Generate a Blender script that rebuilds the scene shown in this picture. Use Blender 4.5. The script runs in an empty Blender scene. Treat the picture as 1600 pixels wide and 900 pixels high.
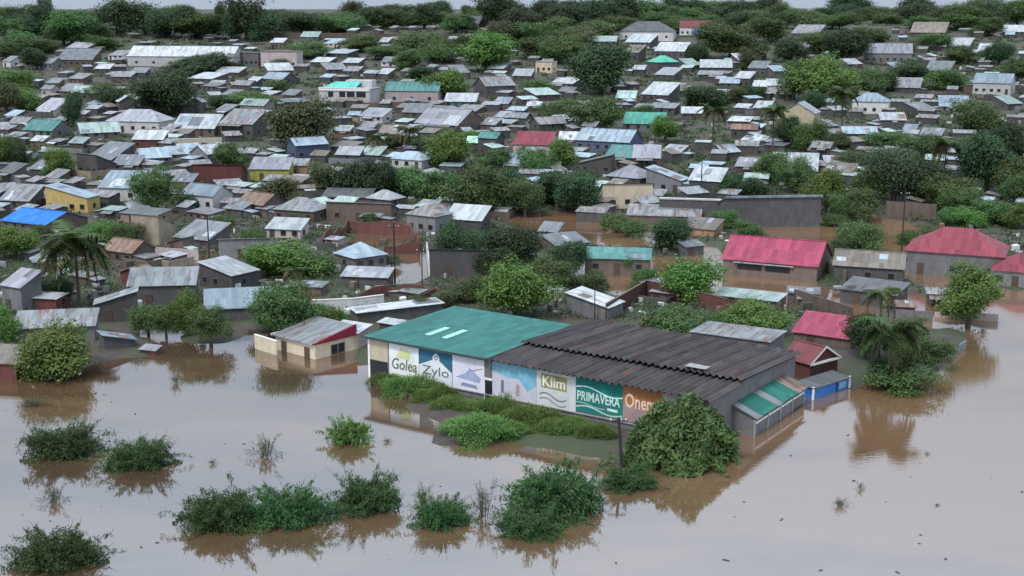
import bpy, bmesh, math, random
import numpy as np
from mathutils import Vector, Matrix

# ------------------------------------------------------------------ camera, sky, sun, exposure
scene = bpy.context.scene
COL = scene.collection
F = 2000.0                      # focal length in photo pixels (photo is 1600 wide)
CAMZ = 45.0
PITCH = math.atan(438.0 / F)    # horizon sits 12 px below the photo's top edge
cam_d = bpy.data.cameras.new('camera')
cam = bpy.data.objects.new('camera', cam_d)
COL.objects.link(cam)
cam.location = (0, 0, CAMZ)
cam.rotation_euler = (math.pi / 2 - PITCH, 0, 0)
cam_d.sensor_width = 36.0
cam_d.lens = 36.0 * F / 1600.0
cam_d.clip_start = 0.5
cam_d.clip_end = 20000
scene.camera = cam

SUN_EL, SUN_AZ = 58.0, 215.0    # degrees; overcast, light from high up behind the camera's left
world = bpy.data.worlds.new('World')
scene.world = world
world.use_nodes = True
wn, wl = world.node_tree.nodes, world.node_tree.links
wn.clear()
w_out = wn.new('ShaderNodeOutputWorld')
w_bg = wn.new('ShaderNodeBackground')
w_sky = wn.new('ShaderNodeTexSky')
w_sky.sky_type = 'NISHITA'
w_sky.sun_disc = False
w_sky.sun_elevation = math.radians(SUN_EL)
w_sky.sun_rotation = math.radians(SUN_AZ)
w_sky.air_density = 1.0
w_sky.dust_density = 4.0
w_sky.ozone_density = 1.0
w_mix = wn.new('ShaderNodeMix')
w_mix.data_type = 'RGBA'
w_mix.inputs[0].default_value = 0.85          # thick even cloud over the clear sky
# an overcast sky is brighter overhead than at the horizon (CIE overcast: 1 + 2 sin of the elevation)
w_geo = wn.new('ShaderNodeTexCoord')
w_sep = wn.new('ShaderNodeSeparateXYZ'); wl.new(w_geo.outputs['Generated'], w_sep.inputs[0])
w_up = wn.new('ShaderNodeMapRange')
w_up.inputs[1].default_value = 0.0; w_up.inputs[2].default_value = 1.0
w_up.inputs[3].default_value = 1.0; w_up.inputs[4].default_value = 3.0
wl.new(w_sep.outputs['Z'], w_up.inputs[0])
w_col = wn.new('ShaderNodeVectorMath'); w_col.operation = 'SCALE'
w_col.inputs[0].default_value = (5.2, 6.2, 7.5)
wl.new(w_up.outputs[0], w_col.inputs['Scale'])
wl.new(w_col.outputs[0], w_mix.inputs[7])
wl.new(w_sky.outputs[0], w_mix.inputs[6])
wl.new(w_mix.outputs[2], w_bg.inputs['Color'])
w_bg.inputs['Strength'].default_value = 0.075
wl.new(w_bg.outputs[0], w_out.inputs[0])

sun_d = bpy.data.lights.new('sun', 'SUN')
sun_d.energy = 2.0
sun_d.angle = math.radians(12)
sun_d.color = (1.0, 0.97, 0.92)
sun = bpy.data.objects.new('sun', sun_d)
COL.objects.link(sun)
sun.rotation_euler = (math.radians(90 - SUN_EL), 0, math.radians(180 - SUN_AZ))

scene.view_settings.view_transform = 'Standard'
scene.view_settings.look = 'None'
scene.view_settings.gamma = 1.0
scene.view_settings.use_curve_mapping = False
scene.view_settings.exposure = 0.38
scene.cycles.max_bounces = 6
scene.cycles.transparent_max_bounces = 4

R = random.Random(7)
rad = math.radians

# ------------------------------------------------------------------ where pixels of the photo lie on the ground
CP, SP = math.cos(PITCH), math.sin(PITCH)
SLOPE, Y_HILL, Y_RIDGE = 0.073, 285.0, 752.0
Z_RIDGE = 0.3 + SLOPE * (Y_RIDGE - Y_HILL)


def ray(x, y):
    a, b = (x - 800.0) / F, (450.0 - y) / F
    return Vector((a, CP + b * SP, -SP + b * CP))


def zc(p):
    return p[1] * CP + (CAMZ - p[2]) * SP


def pxm(p):
    return F / zc(p)


def hill(Y):
    if Y < Y_HILL:
        return 0.3
    if Y < Y_RIDGE:
        return 0.3 + SLOPE * (Y - Y_HILL)
    return Z_RIDGE


def onz(x, y, z):
    d = ray(x, y)
    t = (z - CAMZ) / d.z
    return Vector((d.x * t, d.y * t, z))


def at(x, y, z=None):
    if z is not None:
        return onz(x, y, z)
    p = onz(x, y, 0.3)
    if 0 < p.y < Y_HILL:
        return p
    d = ray(x, y)
    # CAMZ + t dz = 0.3 + S (t dy - Y_HILL)
    t = (CAMZ - 0.3 + SLOPE * Y_HILL) / (SLOPE * d.y - d.z)
    p = Vector((d.x * t, d.y * t, CAMZ + d.z * t))
    if p.y < Y_RIDGE:
        return p
    return onz(x, max(y, 20), Z_RIDGE)


# ------------------------------------------------------------------ helpers
def tag(o, label=None, cat=None, group=None, kind=None):
    if label: o['label'] = label
    if cat: o['category'] = cat
    if group: o['group'] = group
    if kind: o['kind'] = kind
    return o


def empty(name, loc, rz=0.0):
    o = bpy.data.objects.new(name, None)
    COL.objects.link(o)
    o.location = loc
    o.rotation_euler = (0, 0, rz)
    o.empty_display_size = 0.3
    return o


def link(name, me, parent=None, m=None, loc=(0, 0, 0)):
    o = bpy.data.objects.new(name, me)
    COL.objects.link(o)
    o.parent = parent
    o.location = loc
    if m is not None and not me.materials:
        me.materials.append(m)
    return o


class MB:
    """collects polygons into one mesh"""
    def __init__(self):
        self.v, self.f = [], []

    def poly(self, pts):
        n = len(self.v)
        self.v += [tuple(p) for p in pts]
        self.f.append(tuple(range(n, n + len(pts))))
        return self

    def box(self, x0, x1, y0, y1, z0, z1):
        n = len(self.v)
        self.v += [(x0, y0, z0), (x1, y0, z0), (x1, y1, z0), (x0, y1, z0), (x0, y0, z1), (x1, y0, z1), (x1, y1, z1), (x0, y1, z1)]
        for q in ((0, 3, 2, 1), (4, 5, 6, 7), (0, 1, 5, 4), (1, 2, 6, 5), (2, 3, 7, 6), (3, 0, 4, 7)):
            self.f.append(tuple(n + i for i in q))
        return self

    def slab(self, pts, th):
        """a sheet with thickness th, hanging below the polygon pts (counter-clockwise from above)"""
        n, k = len(self.v), len(pts)
        self.v += [tuple(p) for p in pts] + [(p[0], p[1], p[2] - th) for p in pts]
        self.f.append(tuple(range(n, n + k)))
        self.f.append(tuple(range(n + 2 * k - 1, n + k - 1, -1)))
        for i in range(k):
            j = (i + 1) % k
            self.f.append((n + i, n + k + i, n + k + j, n + j))
        return self

    def tube(self, pts, rads, sides=7):
        n0 = len(self.v)
        for i, p in enumerate(pts):
            p = Vector(p)
            a = Vector(pts[max(i - 1, 0)]); b = Vector(pts[min(i + 1, len(pts) - 1)])
            d = (b - a).normalized()
            u = d.orthogonal().normalized(); w = d.cross(u)
            for k in range(sides):
                an = 2 * math.pi * k / sides
                self.v.append(tuple(p + (u * math.cos(an) + w * math.sin(an)) * rads[i]))
        for i in range(len(pts) - 1):
            for k in range(sides):
                k2 = (k + 1) % sides
                self.f.append((n0 + i * sides + k, n0 + i * sides + k2, n0 + (i + 1) * sides + k2, n0 + (i + 1) * sides + k))
        self.f.append(tuple(n0 + k for k in range(sides - 1, -1, -1)))
        e = n0 + (len(pts) - 1) * sides
        self.f.append(tuple(e + k for k in range(sides)))
        return self

    def mesh(self, name, m=None):
        me = bpy.data.meshes.new(name)
        me.from_pydata(self.v, [], self.f)
        if m is not None:
            me.materials.append(m)
        me.update()
        return me

    def build(self, name, m, parent=None, loc=(0, 0, 0)):
        return link(name, self.mesh(name, m), parent, None, loc)


# ------------------------------------------------------------------ materials
def srgb(r, g, b):
    f = lambda c: (c / 255 / 12.92) if c / 255 <= 0.04045 else ((c / 255 + 0.055) / 1.055) ** 2.4
    return (f(r), f(g), f(b))


def mul(c, k):
    return tuple(min(0.95, x * k) for x in c)


def new_mat(name):
    m = bpy.data.materials.new(name)
    m.use_nodes = True
    nt = m.node_tree
    b = nt.nodes['Principled BSDF']
    return m, nt, nt.nodes, nt.links, b


def mixc(nt, fac, a, b, mode='MIX'):
    n = nt.nodes.new('ShaderNodeMix')
    n.data_type = 'RGBA'
    n.blend_type = mode
    for sock, v in ((0, fac), (6, a), (7, b)):
        if hasattr(v, 'is_output'):
            nt.links.new(v, n.inputs[sock])
        elif sock == 0:
            n.inputs[0].default_value = v
        else:
            n.inputs[sock].default_value = (*v, 1)
    return n.outputs[2]


def noise(nt, vec, scale, detail=4, rough=0.6):
    n = nt.nodes.new('ShaderNodeTexNoise')
    n.inputs['Scale'].default_value = scale
    n.inputs['Detail'].default_value = detail
    n.inputs['Roughness'].default_value = rough
    if vec is not None:
        nt.links.new(vec, n.inputs['Vector'])
    return n.outputs['Fac']


def remap(nt, v, a, b, c=0.0, d=1.0):
    n = nt.nodes.new('ShaderNodeMapRange')
    n.inputs[1].default_value = a; n.inputs[2].default_value = b
    n.inputs[3].default_value = c; n.inputs[4].default_value = d
    nt.links.new(v, n.inputs[0])
    return n.outputs[0]


def math_n(nt, op, a, b=None):
    n = nt.nodes.new('ShaderNodeMath')
    n.operation = op
    for i, v in enumerate((a, b)):
        if v is None: continue
        if hasattr(v, 'is_output'): nt.links.new(v, n.inputs[i])
        else: n.inputs[i].default_value = v
    return n.outputs[0]


def coord(nt, which='Object'):
    return nt.nodes.new('ShaderNodeTexCoord').outputs[which]


def obj_random(nt):
    return nt.nodes.new('ShaderNodeObjectInfo').outputs['Random']


def bump(nt, b, h, strength, dist):
    n = nt.nodes.new('ShaderNodeBump')
    n.inputs['Strength'].default_value = strength
    n.inputs['Distance'].default_value = dist
    nt.links.new(h, n.inputs['Height'])
    nt.links.new(n.outputs[0], b.inputs['Normal'])


RUST = srgb(112, 72, 52)


def roof_mat(name, base, rough=0.5, metal=0.25, rust=0.35, axis=0):
    """corrugated sheet: every 0.8 m sheet has its own tone, streaks and rust, ribs as bump"""
    m, nt, N, L, b = new_mat(name)
    co = coord(nt)
    sep = N.new('ShaderNodeSeparateXYZ'); L.new(co, sep.inputs[0])
    rnd = obj_random(nt)
    sx = math_n(nt, 'FLOOR', math_n(nt, 'MULTIPLY', sep.outputs[axis], 1.2))
    sy = math_n(nt, 'FLOOR', math_n(nt, 'MULTIPLY', sep.outputs[1 - axis], 0.4))
    cmb = N.new('ShaderNodeCombineXYZ'); L.new(sx, cmb.inputs[0]); L.new(sy, cmb.inputs[1]); L.new(rnd, cmb.inputs[2])
    wn_ = N.new('ShaderNodeTexWhiteNoise'); wn_.noise_dimensions = '3D'; L.new(cmb.outputs[0], wn_.inputs['Vector'])
    tone = remap(nt, wn_.outputs['Value'], 0, 1, 0.72, 1.1)
    tone = math_n(nt, 'MULTIPLY', tone, remap(nt, rnd, 0, 1, 0.62, 1.1))
    stretch = N.new('ShaderNodeMapping'); L.new(co, stretch.inputs[0])
    stretch.inputs['Scale'].default_value = (3.0, 0.5, 1) if axis == 0 else (0.5, 3.0, 1)
    off = N.new('ShaderNodeCombineXYZ'); L.new(math_n(nt, 'MULTIPLY', rnd, 60), off.inputs[0]); L.new(off.outputs[0], stretch.inputs['Location'])
    n1 = noise(nt, stretch.outputs[0], 0.7, 5)
    col = mixc(nt, remap(nt, n1, 0.3, 0.7), mul(base, 0.82), mul(base, 1.1))
    if rust > 0:
        n2 = noise(nt, stretch.outputs[0], 0.45, 6, 0.7)
        th = remap(nt, rnd, 0, 1, 0.66, 0.66 - 0.25 * rust)
        rf = math_n(nt, 'MULTIPLY', remap(nt, math_n(nt, 'SUBTRACT', n2, th), 0.0, 0.12), 0.75)
        col = mixc(nt, rf, col, RUST)
    cm = N.new('ShaderNodeCombineXYZ')
    for i in range(3): L.new(tone, cm.inputs[i])
    col = mixc(nt, 1.0, col, cm.outputs[0], 'MULTIPLY')
    L.new(col, b.inputs['Base Color'])
    b.inputs['Metallic'].default_value = metal
    b.inputs['Roughness'].default_value = rough
    b.inputs['Specular IOR Level'].default_value = 0.22
    w = N.new('ShaderNodeTexWave'); w.inputs['Scale'].default_value = 1.4
    w.bands_direction = 'X' if axis == 0 else 'Y'
    L.new(co, w.inputs['Vector'])
    bump(nt, b, w.outputs['Fac'], 0.5, 0.06)
    return m


def wall_mat(name, base, dirt=0.5, block=0.0):
    m, nt, N, L, b = new_mat(name)
    co = coord(nt)
    rnd = obj_random(nt)
    mp = N.new('ShaderNodeMapping'); L.new(co, mp.inputs[0])
    mp.inputs['Scale'].default_value = (1, 1, 0.5)
    off = N.new('ShaderNodeCombineXYZ'); L.new(math_n(nt, 'MULTIPLY', rnd, 40), off.inputs[0]); L.new(off.outputs[0], mp.inputs['Location'])
    n1 = noise(nt, mp.outputs[0], 0.9, 6, 0.65)
    n2 = noise(nt, co, 7, 3)
    col = mixc(nt, remap(nt, n1, 0.35, 0.7), mul(base, 1.08), mul(base, 1 - 0.45 * dirt))
    col = mixc(nt, remap(nt, n2, 0.3, 0.8, 0, 0.35), col, mul(base, 0.6))
    stain = noise(nt, mp.outputs[0], 0.4, 3)
    col = mixc(nt, math_n(nt, 'MULTIPLY', remap(nt, stain, 0.55, 0.72), 0.45 * dirt), col, srgb(92, 74, 60))
    tone = remap(nt, rnd, 0, 1, 0.72, 1.15)
    cm = N.new('ShaderNodeCombineXYZ')
    for i in range(3): L.new(tone, cm.inputs[i])
    col = mixc(nt, 1.0, col, cm.outputs[0], 'MULTIPLY')
    L.new(col, b.inputs['Base Color'])
    b.inputs['Roughness'].default_value = 0.9
    bump(nt, b, n2, 0.35, 0.05)
    return m


def plain_mat(name, base, rough=0.7, metal=0.0, var=0.25, scale=2.0):
    m, nt, N, L, b = new_mat(name)
    n = noise(nt, coord(nt), scale, 4)
    col = mixc(nt, remap(nt, n, 0.3, 0.7), mul(base, 1 - var), mul(base, 1 + var))
    L.new(col, b.inputs['Base Color'])
    b.inputs['Roughness'].default_value = rough
    b.inputs['Metallic'].default_value = metal
    return m


def leaf_mat(name, base, tip, var=0.5):
    m, nt, N, L, b = new_mat(name)
    geo = N.new('ShaderNodeNewGeometry')
    rnd = obj_random(nt)
    col = mixc(nt, geo.outputs['Random Per Island'], base, tip)
    n = noise(nt, coord(nt), 2.2, 3)
    col = mixc(nt, remap(nt, n, 0.35, 0.7, 0, 0.7), col, mul(base, 0.65))
    hsv = N.new('ShaderNodeHueSaturation')
    L.new(remap(nt, rnd, 0, 1, 0.465, 0.525), hsv.inputs['Hue'])
    L.new(remap(nt, rnd, 0, 1, 1 - 0.6 * var, 1 + 0.55 * var), hsv.inputs['Value'])
    hsv.inputs['Saturation'].default_value = 0.95
    L.new(col, hsv.inputs['Color'])
    L.new(hsv.outputs[0], b.inputs['Base Color'])
    b.inputs['Roughness'].default_value = 0.6
    b.inputs['Specular IOR Level'].default_value = 0.25
    tr = N.new('ShaderNodeBsdfTranslucent'); L.new(hsv.outputs[0], tr.inputs['Color'])
    ms = N.new('ShaderNodeMixShader'); ms.inputs[0].default_value = 0.25
    L.new(b.outputs[0], ms.inputs[1]); L.new(tr.outputs[0], ms.inputs[2])
    L.new(ms.outputs[0], N['Material Output'].inputs['Surface'])
    return m


M = {}
ROOF = {'W': ((0.50, 0.53, 0.55), 0.55), 'G': ((0.25, 0.27, 0.285), 0.8), 'D': ((0.13, 0.135, 0.14), 0.4), 'B': ((0.25, 0.22, 0.19), 1.2),
        'R': ((0.16, 0.045, 0.05), 0.3), 'T': ((0.11, 0.27, 0.25), 0.25), 'N': ((0.10, 0.42, 0.30), 0.0), 'U': ((0.02, 0.16, 0.52), 0.0),
        'P': ((0.40, 0.070, 0.125), 0.35), 'L': ((0.34, 0.42, 0.48), 0.2), 'M': ((0.25, 0.05, 0.07), 0.2), 'Q': ((0.36, 0.46, 0.43), 0.3),
        'V': ((0.36, 0.36, 0.40), 0.4), 'O': ((0.42, 0.66, 0.50), 0.0), 'X': ((0.03, 0.24, 0.18), 0.5)}
ROOFNAME = {'W': 'pale metal', 'G': 'grey metal', 'D': 'dark grey', 'B': 'rusty brown', 'R': 'dark red', 'T': 'teal', 'N': 'bright green', 'U': 'blue',
            'P': 'bright red', 'L': 'pale blue', 'M': 'maroon', 'Q': 'pale green', 'V': 'lilac grey', 'O': 'mint green', 'X': 'sea green'}
for k, (c, ru) in ROOF.items():
    for ax in (0, 1):
        M['roof' + k + str(ax)] = roof_mat('roof_sheet_%s_%d' % (k, ax), c, rust=ru, axis=ax, metal=0.15 if k in 'WGLV' else 0.0)
WALL = {'k': (0.100, 0.094, 0.096), 'b': (0.145, 0.108, 0.090), 'c': (0.55, 0.46, 0.34), 'w': (0.58, 0.57, 0.56), 'y': (0.56, 0.41, 0.15), 'r': (0.14, 0.045, 0.038),
        'g': (0.20, 0.195, 0.20), 'p': (0.46, 0.38, 0.37), 't': (0.08, 0.20, 0.20), 'o': (0.42, 0.25, 0.14), 'e': (0.36, 0.29, 0.22), 'u': (0.10, 0.13, 0.22), 'v': (0.34, 0.33, 0.08)}
WALLNAME = {'k': 'dark grey', 'b': 'brown', 'c': 'cream', 'w': 'white', 'y': 'yellow', 'r': 'dark red', 'g': 'grey', 'p': 'pinkish', 't': 'teal', 'o': 'orange', 'e': 'beige', 'u': 'slate blue', 'v': 'yellow-green'}
for k, c in WALL.items():
    M['wall' + k] = wall_mat('wall_' + WALLNAME[k].replace(' ', '_'), c, dirt=0.45 if k in 'cwyp' else 0.8)
M['pane'] = plain_mat('dark_glass', (0.02, 0.022, 0.026), 0.25)
M['frame'] = plain_mat('window_frame_paint', (0.13, 0.11, 0.10), 0.7)
M['door'] = plain_mat('weathered_door', (0.07, 0.045, 0.035), 0.8)
M['wood'] = plain_mat('weathered_wood', (0.07, 0.055, 0.045), 0.9)
M['darkwood'] = plain_mat('dark_pole_wood', (0.025, 0.022, 0.02), 0.9)
M['white'] = plain_mat('white_paint', (0.72, 0.71, 0.69), 0.6, var=0.12)
M['trunk'] = plain_mat('bark', (0.085, 0.068, 0.052), 0.95, var=0.4, scale=5)
M['concrete'] = plain_mat('concrete', (0.28, 0.27, 0.26), 0.9, var=0.3)
M['red_trim'] = plain_mat('dark_red_paint', (0.20, 0.012, 0.03), 0.7)

M['leaf_bright'] = leaf_mat('foliage_bright', (0.068, 0.148, 0.024), (0.165, 0.265, 0.055))
M['leaf_mid'] = leaf_mat('foliage_mid', (0.052, 0.112, 0.032), (0.130, 0.200, 0.058))
M['leaf_dark'] = leaf_mat('foliage_dark', (0.028, 0.064, 0.026), (0.074, 0.125, 0.046))
M['leaf_olive'] = leaf_mat('foliage_olive', (0.065, 0.085, 0.032), (0.135, 0.150, 0.065))
M['leaf_feather'] = leaf_mat('foliage_feathery', (0.060, 0.125, 0.060), (0.125, 0.205, 0.105))
M['leaf_palm'] = leaf_mat('palm_leaf', (0.050, 0.100, 0.028), (0.130, 0.170, 0.055))
M['leaf_bush'] = leaf_mat('flooded_bush_leaf', (0.030, 0.080, 0.022), (0.085, 0.165, 0.045))
M['leaf_straw'] = leaf_mat('dry_palm_leaf', (0.17, 0.15, 0.07), (0.30, 0.28, 0.13))

# ------------------------------------------------------------------ the ground: flood flats, town and hillside in one sheet
def wpoly(px, z=0.0):
    return np.array([onz(x, y, z)[:2] for x, y in px])


LAND = wpoly([(-700, 600), (-60, 590), (0, 585), (40, 586), (110, 590), (150, 566), (205, 562), (248, 556), (240, 532), (222, 514), (262, 508), (300, 536), (372, 532),
              (398, 508), (440, 540), (560, 545), (578, 596), (640, 612), (700, 626), (715, 650), (680, 672), (690, 693), (760, 690), (822, 684), (880, 700), (945, 718), (1010, 712),
              (1090, 728), (1150, 700), (1170, 668), (1240, 640), (1262, 616), (1330, 606), (1400, 594), (1462, 572), (1500, 545), (1512, 522), (1452, 500), (1560, 492), (1576, 462), (1640, 440),
              (2300, 430), (2300, 200), (-700, 200)])
PONDS = [(640, 418, 52, 26), (1116, 415, 36, 42), (880, 338, 95, 26), (960, 366, 90, 20), (1375, 372, 60, 34), (985, 446, 60, 16), (470, 470, 50, 8), (1540, 470, 80, 30), (245, 402, 40, 12), (1250, 360, 90, 16), (1170, 430, 60, 30), (735, 400, 30, 14),
         (1460, 440, 40, 30), (1290, 470, 90, 16), (450, 548, 90, 28), (1330, 366, 130, 36), (1190, 446, 100, 26), (1000, 424, 110, 24), (760, 424, 60, 18), (1430, 486, 110, 26), (1040, 350, 80, 14), (600, 372, 60, 12), (300, 412, 50, 10)]
PW = []
for (x, y, rx, ry) in PONDS:
    c = onz(x, y, 0)
    e = onz(x + rx, y, 0); n_ = onz(x, y - ry, 0); s_ = onz(x, y + ry, 0)
    PW.append((c.x, (n_.y + s_.y) / 2, e.x - c.x, (n_.y - s_.y) / 2))


_b0, _b1 = onz(690, 640, 0), onz(940, 700, 0)
_bd = (_b1 - _b0).normalized()
BANK = ((_b0.x + _b1.x) / 2, (_b0.y + _b1.y) / 2, _bd.x, _bd.y)


def poly_sd(P, X, Y):
    """signed distance, positive inside"""
    d2 = np.full(X.shape, 1e18)
    inside = np.zeros(X.shape, bool)
    n = len(P)
    for i in range(n):
        x0, y0 = P[i]; x1, y1 = P[(i + 1) % n]
        ex, ey = x1 - x0, y1 - y0
        t = np.clip(((X - x0) * ex + (Y - y0) * ey) / (ex * ex + ey * ey), 0, 1)
        d2 = np.minimum(d2, (X - x0 - t * ex) ** 2 + (Y - y0 - t * ey) ** 2)
        c = ((y0 > Y) != (y1 > Y)) & (X < (x1 - x0) * (Y - y0) / (y1 - y0 + 1e-12) + x0)
        inside ^= c
    return np.where(inside, 1, -1) * np.sqrt(d2)


def wob(X, Y):
    return (np.sin(X * .31 + 1.3 * np.sin(Y * .17)) * np.cos(Y * .27 + np.sin(X * .13)) + 0.6 * np.sin(X * .83 + Y * .41) * np.sin(Y * .77 - X * .29) + .35 * np.sin(X * 1.9 - Y * 1.3) * np.sin(X * 1.1 + Y * 2.1))


def terrain(X, Y):
    sd = poly_sd(LAND, X, Y)
    w = wob(X, Y)
    h = np.clip((sd + 1.1 * w) * 0.16, -1.4, 0.30 + 0.10 * w)
    for (cx, cy, rx, ry) in PW:
        q = np.sqrt(((X - cx) / rx) ** 2 + ((Y - cy) / ry) ** 2)
        pd = (q - 1) * min(rx, ry) + 0.9 * w
        h = np.minimum(h, np.clip(pd * 0.14, -0.7, 9))
    bx, by = X - BANK[0], Y - BANK[1]
    u_ = (bx * BANK[2] + by * BANK[3]) / 15.0; v_ = (-bx * BANK[3] + by * BANK[2]) / 4.6
    h = np.maximum(h, np.clip((1 - np.sqrt(u_ ** 2 + v_ ** 2)) * 1.6 + .12 * w, -2, .42))
    hl = np.where(Y < Y_HILL, 0, np.minimum(Y, Y_RIDGE) - Y_HILL) * SLOPE
    return np.where(Y > Y_HILL, np.maximum(h, 0.2) + hl + 0.12 * w, h)


def axis(a, b, step, far, grow=1.18):
    v = list(np.arange(a, b + step * .5, step))
    s = step
    while v[-1] < far[1]:
        s *= grow; v.append(v[-1] + s)
    s = step
    while v[0] > far[0]:
        s *= grow; v.insert(0, v[0] - s)
    return np.array(v)


gx = axis(-150, 150, 1.25, (-6000, 6000))
gy = axis(92, 330, 1.15, (-200, 9000), 1.07)
GX, GY = np.meshgrid(gx, gy)
GZ = terrain(GX, GY)
nx, ny = len(gx), len(gy)
gv = np.stack([GX.ravel(), GY.ravel(), GZ.ravel()], 1)
ii = (np.arange(ny - 1)[:, None] * nx + np.arange(nx - 1)[None, :]).ravel()
gf = np.stack([ii, ii + 1, ii + nx + 1, ii + nx], 1)
me = bpy.data.meshes.new('ground')
me.from_pydata(gv.tolist(), [], gf.tolist())
me.shade_smooth()
m, nt, N, L, b = new_mat('muddy_ground')
co = coord(nt)
n1 = noise(nt, co, 0.06, 6, 0.65); n2 = noise(nt, co, 0.5, 6, 0.7); n3 = noise(nt, co, 0.022, 4)
col = mixc(nt, remap(nt, n2, 0.3, 0.7), srgb(50, 43, 40), srgb(80, 68, 62))
col = mixc(nt, remap(nt, n1, 0.44, 0.56, 0, 0.85), col, srgb(54, 66, 38))
col = mixc(nt, remap(nt, n3, 0.52, 0.66, 0, 0.7), col, srgb(74, 66, 62))
L.new(col, b.inputs['Base Color']); b.inputs['Roughness'].default_value = 0.85
bump(nt, b, n2, 0.6, 0.3)
tag(link('ground', me, None, m), kind='structure')

# flood water
m, nt, N, L, b = new_mat('flood_water')
co = coord(nt)
mp = N.new('ShaderNodeMapping'); L.new(co, mp.inputs[0]); mp.inputs['Scale'].default_value = (0.7, 1.6, 1)
r1 = noise(nt, mp.outputs[0], 1.6, 3, 0.55)
patch = noise(nt, co, 0.035, 3)
smp = N.new('ShaderNodeMapping'); L.new(co, smp.inputs[0]); smp.inputs['Scale'].default_value = (.5, 1.3, 1); smp.inputs['Rotation'].default_value = (0, 0, .5)
silt = noise(nt, smp.outputs[0], 0.045, 6, .62)
bp = N.new('ShaderNodeBump'); bp.inputs['Distance'].default_value = 0.02
L.new(r1, bp.inputs['Height'])
sepw = N.new('ShaderNodeSeparateXYZ'); L.new(co, sepw.inputs[0])
ripple = math_n(nt, 'MULTIPLY', remap(nt, patch, 0.35, 0.65, 0.25, 1.0), remap(nt, sepw.outputs[0], -5, 35, 0.35, 1.5))
L.new(math_n(nt, 'MULTIPLY', ripple, 0.42), bp.inputs['Strength'])
L.new(mixc(nt, math_n(nt, 'ADD', remap(nt, silt, 0.35, 0.65), remap(nt, sepw.outputs[0], -15, 30, -.2, .45)), (0.072, 0.044, 0.028), (0.175, 0.104, 0.058)), b.inputs['Base Color'])
b.inputs['Roughness'].default_value = 1.0
b.inputs['Specular IOR Level'].default_value = 0.0
gl = N.new('ShaderNodeBsdfGlossy'); gl.inputs['Roughness'].default_value = 0.05
gl.inputs['Color'].default_value = (0.95, 0.95, 0.95, 1)
fr = N.new('ShaderNodeFresnel'); fr.inputs['IOR'].default_value = 4.7
L.new(bp.outputs[0], gl.inputs['Normal']); L.new(bp.outputs[0], fr.inputs['Normal'])
ms = N.new('ShaderNodeMixShader')
L.new(fr.outputs[0], ms.inputs[0]); L.new(b.outputs[0], ms.inputs[1]); L.new(gl.outputs[0], ms.inputs[2])
L.new(ms.outputs[0], N['Material Output'].inputs['Surface'])
mb = MB(); mb.poly([(-4000, -150, 0), (4000, -150, 0), (4000, 300, 0), (-4000, 300, 0)])
tag(mb.build('flood_water', m), kind='structure')

# ------------------------------------------------------------------ houses
PENDING = []        # (object, description, category, group, px, py): labelled at the end by what stands near
FOOT = []           # footprints already taken: (x, y, radius)


def roof_faces(kind, W, D, h, rise, o):
    """roof polygons (counter-clockwise from above), a height function over the plan, and the sheet axis"""
    x, y = W / 2, D / 2
    X, Y = x + o, y + o
    if kind == 'g':
        s = rise / y; e = h - s * o
        fs = [[(-X, -Y, e), (X, -Y, e), (X, 0, h + rise), (-X, 0, h + rise)], [(X, Y, e), (-X, Y, e), (-X, 0, h + rise), (X, 0, h + rise)]]
        return fs, (lambda a, b: h + rise - abs(b) * s), 0
    if kind == 'e':
        s = rise / x; e = h - s * o
        fs = [[(-X, Y, e), (-X, -Y, e), (0, -Y, h + rise), (0, Y, h + rise)], [(X, -Y, e), (X, Y, e), (0, Y, h + rise), (0, -Y, h + rise)]]
        return fs, (lambda a, b: h + rise - abs(a) * s), 1
    if kind == 'h':
        s = rise / min(x, y); e = h - s * o
        if W >= D:
            r = x - y
            fs = [[(-X, -Y, e), (X, -Y, e), (r, 0, h + rise), (-r, 0, h + rise)], [(X, Y, e), (-X, Y, e), (-r, 0, h + rise), (r, 0, h + rise)],
                  [(X, -Y, e), (X, Y, e), (r, 0, h + rise)], [(-X, Y, e), (-X, -Y, e), (-r, 0, h + rise)]]
        else:
            r = y - x
            fs = [[(-X, Y, e), (-X, -Y, e), (0, -r, h + rise), (0, r, h + rise)], [(X, -Y, e), (X, Y, e), (0, r, h + rise), (0, -r, h + rise)],
                  [(-X, -Y, e), (X, -Y, e), (0, -r, h + rise)], [(X, Y, e), (-X, Y, e), (0, r, h + rise)]]
        return fs, (lambda a, b: h - 0.02), 0
    if kind in 'mbf':
        k = {'m': 1, 'b': -1, 'f': 0}[kind]
        s = k * rise / D; c = h + rise / 2 if k else h + rise * .3
        z = lambda a, b: c + s * b
        fs = [[(-X, -Y, z(0, -Y)), (X, -Y, z(0, -Y)), (X, Y, z(0, Y)), (-X, Y, z(0, Y))]]
        return fs, z, 0
    k = 1 if kind == 'l' else -1          # l: low on the left, r: low on the right
    s = k * rise / W; c = h + rise / 2
    z = lambda a, b: c + s * a
    fs = [[(-X, -Y, z(-X, 0)), (X, -Y, z(X, 0)), (X, Y, z(X, 0)), (-X, Y, z(-X, 0))]]
    return fs, z, 1


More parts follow.
